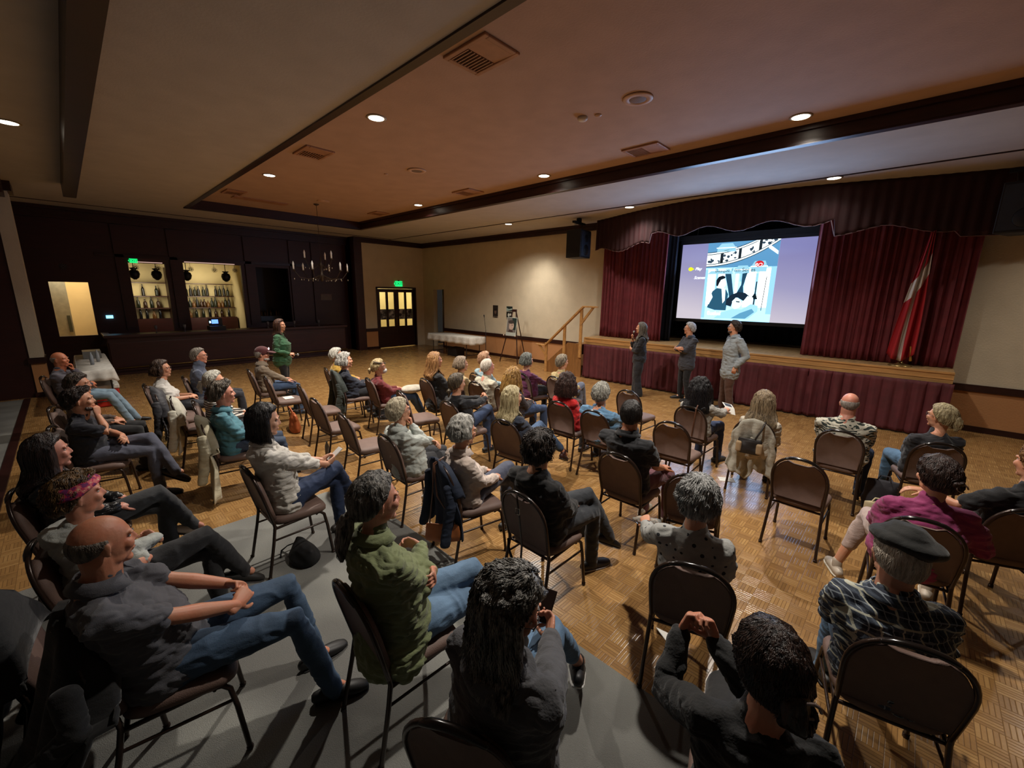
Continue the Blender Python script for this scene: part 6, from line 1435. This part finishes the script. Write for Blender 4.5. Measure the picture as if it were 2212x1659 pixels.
# ---------------------------------------------------------------- chairs, one by one
G = 'banquet chairs set out for the audience'
CH = [
('P18', -1.72, 1.02, -2, 'brown banquet chair under the woman in the olive green jacket'),
('P1', -2.32, .14, -10, 'brown banquet chair under the balding man in charcoal polo'),
('J2', -2.74, -.14, -8, 'banquet chair under a black jacket behind the balding man'),
('P2', -3.18, 0, -10, 'banquet chair under the woman with the pink headband'),
('P3', -4.16, -.12, -10, 'banquet chair under the woman in black leather jacket'),
('P4', -5.95, .03, -12, 'banquet chair under the bearded man in navy t-shirt'),
('P5', -6.95, .02, -12, 'banquet chair under the person in brown sweater'),
('P6', -9.5, -.10, -12, 'banquet chair under the bald man farthest at the left'),
('P7', -7.80, .92, -10, 'banquet chair under the woman with glasses and white top'),
('P8', -8.15, 1.42, -10, 'banquet chair under the man in slate blue sweater'),
('P9', -6.22, 1.22, -10, 'banquet chair under the woman in striped top'),
('P10', -5.30, 1.12, -10, 'banquet chair under the man in teal fleece'),
('J3', -6.64, 1.06, -10, 'banquet chair carrying the off-white coat'),
('J1', -7.27, .98, -10, 'banquet chair carrying the black quilted jacket'),
('P11', -3.59, 1.09, 1, 'brown banquet chair under the woman in white blouse'),
('P12', -8.19, 2.33, -5, 'banquet chair under the man in maroon cap'),
('E1', -7.37, 2.35, -5, 'empty banquet chair with a paper on its seat beside the capped man'),
('E2', -6.34, 2.50, -8, 'empty olive-looking banquet chair seen edge-on beside the orange tote bag'),
('E3', -5.41, 2.33, 0, 'empty brown banquet chair between the tote bag and the fleece wearer, left of two'),
('E4', -4.48, 2.28, -5, 'empty brown banquet chair directly left of the person in light grey fleece'),
('P17', -3.50, 2.25, -3, 'brown banquet chair under the person in light grey fleece'),
('P14', -7.42, 3.35, -10, 'banquet chair under the white-haired woman in mustard top'),
('P15', -6.82, 3.24, -8, 'banquet chair under the curly silver-haired woman in navy'),
('P16', -6.10, 3.46, -10, 'banquet chair under the blonde woman in maroon sweater'),
('E5', -4.98, 3.35, -12, 'empty brown banquet chair right of the woman in maroon sweater'),
('P24', -4.13, 3.49, -3, 'brown banquet chair under the ponytailed person in black sweater'),
('P26', -3.11, 3.43, 5, 'brown banquet chair under the woman with long straight blonde hair'),
('P20', -5.50, 4.10, -6, 'banquet chair under the woman with long auburn hair'),
('P21', -5.40, 4.62, -6, 'banquet chair under the woman in beige sweater'),
('P22', -5.30, 5.0, -6, 'banquet chair under the person in pale blue shirt'),
('P23', -4.78, 4.53, -2, 'banquet chair under the balding man in cream shirt'),
('P27', -4.22, 4.57, -8, 'banquet chair under the person with curly strawberry blonde hair'),
('P28', -4.77, 5.62, -8, 'banquet chair under the woman in plum sweater'),
('P29', -4.18, 5.78, -8, 'banquet chair under the person in pale yellow top'),
('P30', -3.15, 4.51, 0, 'brown banquet chair under the person in bright red top'),
('P31', -2.59, 4.47, -2, 'brown banquet chair under the silver-haired man in blue shirt'),
('E6', -2.83, 5.77, -4, 'empty banquet chair standing alone nearest the three speakers'),
('P33', -1.69, 3.45, 0, 'brown banquet chair under the man in black short-sleeved shirt'),
('E7', -1.76, 4.70, 2, 'empty banquet chair between the man in black shirt and the woman with black curls'),
('P34', -1.85, 5.53, -3, 'banquet chair under the woman with long curly black hair'),
('P35', -1.16, 5.45, 8, 'banquet chair under the pale cardigan and the ash blonde woman'),
('P36', -.37, 5.71, 0, 'banquet chair under the man in leaf-print shirt'),
('E8', -.51, 4.47, -1, 'empty banquet chair in the open floor in front of the leaf-print shirt'),
('P37', .30, 5.93, 14, 'banquet chair under the blonde woman in black jacket'),
('P41', -.72, 2.34, 18, 'brown banquet chair under the person in polka dot sweatshirt'),
('E9', -1.12, 3.46, 14, 'empty banquet chair behind the grey head of the polka dot wearer'),
('P38', .23, 3.85, 4, 'banquet chair under the woman in magenta sweater'),
('P40', .66, 4.52, 22, 'banquet chair at the right edge under the person in black top'),
('P39', .15, 2.46, 13, 'brown banquet chair under the man in black beret'),
('P32', -1.79, 2.30, -1, 'brown banquet chair under the person in black hooded sweatshirt'),
('P25', -2.58, 2.23, -12, 'banquet chair under the denim jacket and the grey-bobbed woman'),
('P19', -1.0, .94, 26, 'brown banquet chair under the person in charcoal hoodie'),
('P42', -.15, 1.42, 14, 'banquet chair under the nearest woman in black sweater'),
]
for k, x, y, yw, lb in CH: chair(k, x, y, yw, lb, G)

def place(key, name, pb_or_obj, m, label, cat, smooth_=True, group=None):
    """thing built in a chair's own coordinates, kept top-level"""
    o = mk(name, pb_or_obj, m, None, smooth_); c = CHAIRS[key]; o.location = c.location; o.rotation_euler = c.rotation_euler
    return tag(o, label, cat, group)
def coat(key, name, m, label, wd=.25, zb=.25, zf=.70, seed=1, flare=1.25, quilt=0, lift=0, ext=0, sleeves=1, fold=.022):
    rnd = random.Random(seed); nu, P = 44, []
    for side, n_ in ((1, 5), (-1, 22)):
        for j in range(n_+(1 if side == -1 else 0)):
            row = []
            for i in range(nu+1):
                u = -1+2*i/nu; x0 = u*wd
                zt = .915+lift-.24*min(1.2, abs(x0)/.215)**2.6
                if side == 1: s = 1-j/n_; z = zt-(zt-zf)*s*.9; y = back_y(z)+.055*min(1, s*3+.2)
                else:
                    s = j/n_; zz = zb+.05*math.sin(u*4+seed)+.06*math.sin(u*9+seed*2)*(1-abs(u)); z = zt-(zt-zz)*s
                    y = back_y(max(z, .4))-.026-ext*s; y -= fold*(.3+s)*(math.sin(u*8+seed)+.6*math.sin(u*17+seed*3+s*2))+.02*s
                x = x0*(1+(flare-1)*s*(1 if side == -1 else 0))+.01*math.sin(z*30+u*5)
                if quilt: y -= (.010*abs(math.sin(z*PI/.055)))*(1 if side == -1 else -1)
                row.append(V3((x, y, z)))
            P.append(row)
    pb = PB(); pb.grid(P)
    o = place(key, name, pb, m, label, 'coat' if 'coat' in name else 'jacket'); md = o.modifiers.new('t', 'SOLIDIFY'); md.thickness = .012; md.offset = 1
    if sleeves:
        for s in (-1, 1)[:sleeves+1]:
            pb = PB(); x = s*wd*.80; L = .42
            pb.tube([(x, back_y(.78)-.03, .74), (x*1.12, back_y(.6)-.06, .58), (x*1.10, -.32-ext*.5, .40), (x*1.02+.03*s, -.35-ext*.6, .74-L-.06)], [.05, .055, .050, .045], 12, flat=.6)
            V_, F_ = vox(pb, .009, 2); V_ = V_+vnormals(V_, F_)*(-np.abs(vnoise(V_*np.array([14, 14, 26]), seed))*.010+.003)[:, None]
            mk_np('sleeve', [(V_, F_)], m, o)
    return o
coat('P1', 'black_jacket', cloth('0b0b0d'), 'black jacket hanging over the chair back at the lower left corner', .34, .02, .60, 2, 1.5, ext=.42, lift=.03, fold=.03)
coat('J2', 'black_jacket', cloth('0c0c0e'), 'black jacket slung over the chair between the balding man and the headband woman', .27, .04, .60, 12, 1.4, ext=.22, lift=.01)
coat('P10', 'cream_coat', cloth('aca48a'), 'long beige coat hanging over the chair of the man in teal fleece', .28, .02, .62, 5, 1.35, ext=.02, lift=.02)
coat('J3', 'white_coat', cloth('c4c0b0'), 'off-white coat hanging over an empty chair beside the striped-top woman', .25, .25, .62, 7, 1.15, ext=.02)
coat('J1', 'quilted_jacket', cloth('2a2a30', rough=.6), 'black quilted puffer jacket hanging over an empty chair', .26, .28, .55, 3, 1.15, quilt=1, fold=.012, lift=.03)
coat('P15', 'padded_jacket', cloth('242c26', rough=.7), 'dark olive padded jacket hanging over the chair of the woman in navy', .25, .26, .62, 9, 1.2, lift=.05, ext=.04)
coat('P25', 'denim_jacket', denim('1a2334'), 'dark blue denim jacket hanging over a chair back with a tan bag', .23, .24, .62, 4, 1.2, ext=.03, lift=.015)
coat('P35', 'cardigan', cloth('aaa698', knit=True), 'pale grey cardigan hanging over the chair of the ash blonde woman', .222, .24, .60, 6, 1.12, sleeves=0, ext=.02)
# bags
def bag_body(w_, h, d, z0, y, x=0, slump=.0, seed=1, vx=.009):
    pb = PB(); pb.loft([((x, y, z0+.01), V3((1, 0, 0)), V3((0, 1, 0)), w_*.46, d*.5), ((x, y, z0+h*.3), V3((1, 0, 0)), V3((0, 1, 0)), w_*.5, d*.52), ((x+slump, y, z0+h*.8), V3((1, 0, 0)), V3((0, 1, 0)), w_*.47, d*.3), ((x+slump, y, z0+h), V3((1, 0, 0)), V3((0, 1, 0)), w_*.46, d*.12)], 24, dome=False)
    V_, F_ = vox(pb, vx, 2); return V_+vnormals(V_, F_)*(vnoise(V_*16, seed)*.008)[:, None], F_
def bag(name, loc, rz, w_, h, d, hexc, label, strap=None, seed=1, rough=.5, cat='bag'):
    r = empty(name, loc, rad(rz), label, cat); V_, F_ = bag_body(w_, h, d, 0, 0, 0, .01, seed)
    m = plain('bag_'+hexc, hexc, rough, bump=.3, bsc=30); mk_np('bag_body', [(V_, F_)], m, r)
    if strap:
        for s in strap: pb = PB(); pb.tube(s, .010, 6, flat=.5); mk('strap', pb, m, r)
    return r
bag('tote_bag', (-7.05, 2.30, 0), -10, .42, .30, .16, 'a0522a', 'orange-brown leather tote bag standing on the floor under an empty chair', [[(-.12, .0, .28), (-.10, -.05, .40), (.06, -.05, .41), (.10, 0, .28)]], 3)
bag('cream_backpack', (.02, 5.22, 0), 20, .26, .30, .18, 'b4a684', 'cream fabric backpack on the floor behind the leaf-print shirt chair', [[(-.06, 0, .28), (-.03, 0, .34), (.05, 0, .34), (.07, 0, .28)]], 5, .9, 'backpack')
bag('grey_rucksack', (.02, 5.75, 0), 10, .30, .36, .2, '2c2a30', 'dark patterned rucksack beside the chair of the blonde woman', [[(-.06, 0, .32), (-.03, -.04, .42), (.05, -.04, .42), (.07, 0, .32)]], 6, .8, 'backpack')
bag('black_pouch', (-2.03, 3.10, 0), 4, .20, .34, .12, '0c0c0e', 'black bag hanging at the rear leg of the black-shirted man’s chair', None, 7, .8)
bag('black_bag', (-3.45, 1.10, 0), 0, .34, .16, .22, '0f0f12', 'low black bag with a pale label on the carpet under the blouse chair', [[(-.12, 0, .12), (-.22, -.06, .06), (-.26, -.10, .01), (-.16, -.14, .01)]], 8, .8)
def chairbag(key, name, label, body, hexc, straps, m2=None, buckle=None, turn=0):
    c = CHAIRS[key]; r = empty(name, c.location, c.rotation_euler[2], label, 'bag')
    V_, F_ = bag_body(*body); m = plain('bag_'+hexc, hexc, .5, bump=.3, bsc=30)
    if turn:
        c0 = np.array([body[5], body[4], 0]); a = rad(turn); R_ = np.array([[math.cos(a), -math.sin(a), 0], [math.sin(a), math.cos(a), 0], [0, 0, 1]]); V_ = (V_-c0) @ R_.T+c0
    mk_np('bag_body', [(V_, F_)], m, r)
    for s in straps: pb = PB(); pb.tube(s, .010, 6, flat=.45); mk('strap', pb, m2 or m, r)
    if buckle:
        x, y, z = buckle; pb = PB(); pb.tube([(x+.018*a, y, z+.022*b) for a, b in ((-1, -1), (1, -1), (1, 1), (-1, 1), (-1, -1))], .003, 5, dome=False); mk('buckle', pb, plain('buckle_chrome', 'b0aca4', .2, .9), r)
chairbag('P25', 'tan_purse', 'small tan leather bag hanging on a strap from the denim jacket chair', (.30, .16, .06, .27, -.36, .16, 0, 2, .007), 'a8602e', [[(.04, -.28, .94), (.05, -.375, .91), (.07, -.395, .70), (.09, -.44, .43)], [(.04, -.28, .94), (.06, -.375, .90), (.12, -.385, .66), (.22, -.28, .43)]], plain('strap_brown', '5a3826', .5), None, 52)
chairbag('P32', 'black_handbag', 'black leather handbag hanging by a buckled strap behind the hooded sweatshirt chair', (.28, .20, .10, .10, -.30, -.02, 0, 3, .007), '101012', [[(-.01, -.25, .84), (-.01, -.335, .90), (-.0, -.31, .70), (-.0, -.28, .48), (.0, -.29, .30)], [(-.17, -.245, .44), (-.13, -.28, .38), (-.06, -.29, .29)]], plain('strap_dark_brown', '24140e', .4), (-.005, -.325, .76))
chairbag('P35', 'canvas_crossbody_bag', 'black and tan crossbody bag hanging on the pale cardigan chair', (.26, .18, .09, .52, -.38, -.02, 0, 4, .007), '1c1714', [[(.10, -.33, .90), (.08, -.385, .82), (.03, -.39, .70)]])
pb = PB(); pb.box(-.15, -.09, -.43, -.33, .54, .66); pb.box(.05, .115, -.43, -.33, .54, .66); o = mk('side_pocket', pb, plain('pocket_tan', '9c8464', .7), None, False); o.parent = [q_ for q_ in bpy.data.objects if q_.name == 'canvas_crossbody_bag'][0]; bev(o, .02, 3)
pb = PB(); pb.tube([(.09, -.31, .93), (.085, -.335, .88), (.06, -.30, .70), (.03, -.25, .50)], .009, 6, flat=.45); place('P34', 'shoulder_strap', pb, plain('strap_brown', '5a3826', .5), 'thin brown bag strap hanging over the chair of the woman with black curls', 'strap')
# small things
def held(key, name, pb, m, label, cat, smooth_=True):
    o = mk(name, pb, m, None, smooth_); r = PEO[key][0]; o.location = r.location; o.rotation_euler = r.rotation_euler; return tag(o, label, cat)
def frame_at(c, d, n):
    x = V3(d).normalized(); z = V3(n); z = (z-x*z.dot(x)).normalized(); y = z.cross(x); m = Matrix((x, y, z)).transposed().to_4x4(); m.translation = V3(c); return m
for key, hexc, lb in (('P11', 'c8c4c0', 'white phone held by the woman in white blouse'), ('P19', '1a1210', 'dark phone held by the person in charcoal hoodie')):
    i_ = PEO[key][1]; mid = (i_['wr'][-1]+i_['wr'][1])/2+V3((0, .095, .05)); pb = PB(); M_ = frame_at(mid, (0, .75, .55), (0, -.55, .75)); pb.box(-.075, .075, -.037, .037, -.004, .004, M_)
    o = held(key, 'phone', pb, plain('phone_'+hexc, hexc, .2), lb, 'phone', False); bev(o, .003)
def mic(key, side, d, label):
    i_ = PEO[key][1]; a = i_['A'][side]; w_ = i_['wr'][side]; hd = V3(a[2]).normalized(); nb = V3(a[3]).normalized(); c = w_+hd*.07-nb*.03; d = V3(d).normalized()
    pb = PB(); pb.tube([c-d*.10, c+d*.06], [.012, .016], 10); o = held(key, 'microphone', pb, plain('mic_black', '101012', .4), label, 'microphone')
    pb = PB(); pb.ell(c+d*.085, (.025, .025, .028), None, 12, 8); mk('mic_head', pb, plain('mic_mesh', '9a9a9c', .3, .7), o)
mic('P13', 1, (.1, .9, .05), 'black microphone held low by the woman in green'); mic('P43', 1, (-.2, -.1, .9), 'black microphone held to the mouth of the woman in black jumpsuit')
# water bottle in the hand of the polka dot wearer
i_ = PEO['P41'][1]; a = i_['A'][-1]; c = i_['wr'][-1]+V3(a[2]).normalized()*.075-V3(a[3]).normalized()*.035; M_ = frame_at(c, (-.75, .35, -.25), (0, 0, 1))
pb = PB(); pr_ = [(.001, -.105), (.030, -.10), (.032, -.07), (.029, -.05), (.032, -.03), (.029, -.01), (.032, .01), (.029, .03), (.032, .05), (.028, .075), (.013, .10), (.013, .118), (.001, .119)]
vs = []; fs = []; n = 16
for r_, z_ in pr_:
    for i in range(n): t_ = 2*PI*i/n; vs.append(M_ @ V3((z_, r_*math.cos(t_), r_*math.sin(t_))))
for j in range(len(pr_)-1):
    for i in range(n): k = (i+1) % n; fs.append((j*n+i, j*n+k, (j+1)*n+k, (j+1)*n+i))
pb.add(vs, fs); t = NT('bottle_plastic'); t.col((.85, .88, .86, 1)); t.setv(Roughness=.08, Transmission_Weight=.75, IOR=1.25); held('P41', 'water_bottle', pb, t.m, 'clear ridged plastic water bottle in the hand of the polka dot wearer', 'bottle')
# leaflet
i_ = PEO['P34'][1]; c = i_['wr'][1]+V3((.02, .11, .02)); M_ = frame_at(c, (.6, .7, -.25), (.1, -.35, .9)); pb = PB(); pb.box(-.07, .07, -.10, 0, -.001, .001, M_ @ Matrix.Rotation(rad(25), 4, 'X')); pb.box(-.07, .07, 0, .10, -.001, .001, M_); pb.cur = 1; pb.box(-.05, .05, .02, .09, .0015, .002, M_)
held('P34', 'leaflet', pb, [PAPER, plain('print_dark', '2a2624', .5)], 'folded white leaflet with dark print held by the woman with black curls', 'leaflet', False)
i_ = PEO['P42'][1]; c = (i_['wr'][-1]+i_['wr'][1])/2+V3((-.10, .0, -.06)); pb = PB(); pb.box(-.05, .05, -.035, .035, -.001, .001, frame_at(c, (.6, .5, -.5), (-.4, -.3, .8))); held('P42', 'paper_slip', pb, PAPER, 'small white slip of paper under the raised hands of the nearest woman', 'paper', False)
pb = PB(); pb.box(-.09, .09, -.06, .06, 0, .002, Matrix.Translation((-1.40, 5.42, .001)) @ Matrix.Rotation(rad(30), 4, 'Z')); tag(mk('paper_sheet', pb, PAPER, None, False), 'white sheet of paper lying on the parquet near the pale cardigan chair', 'paper')
pb = PB(); pb.box(-.10, .10, -.07, .07, .493, .495); place('E1', 'paper_sheet', pb, PAPER, 'white sheet lying on an empty chair seat beside the capped man', 'paper', False)
pb = PB(); pb.lathe((-5.62, 2.22, 0), [(.03, 0), (.031, .1), (.028, .15), (.012, .19), (.012, .21)], 12); tag(mk('water_bottle', pb, plain('bottle_clear_grey', '8a9096', .15)), 'small clear bottle standing on the parquet behind the empty chairs', 'bottle')
i_ = PEO['P16'][1]; pb = PB(); pb.ell((.12, .38, .66), (.13, .20, .07), None, 16, 10); V_, F_ = vox(pb, .01, 1); V_ = V_+vnormals(V_, F_)*(vnoise(V_*12, 4)*.012)[:, None]
o = mk_np('folded_jacket', [(V_, F_)], cloth('b4ac9c')); o.location = PEO['P16'][0].location; o.rotation_euler = PEO['P16'][0].rotation_euler; tag(o, 'cream jacket bundled on the lap of the woman in maroon sweater', 'jacket')
# a few folded chairs and a dark stack in the corner under the table
pb = PB(); pb.box(-12.2, -11.7, 9.4, 9.8, 0, .3); o = mk('storage_crate', pb, plain('crate_dark', '1a1614', .6), None, False); bev(o, .01); tag(o, 'dark crate on the floor under the cloth-covered table', 'crate')
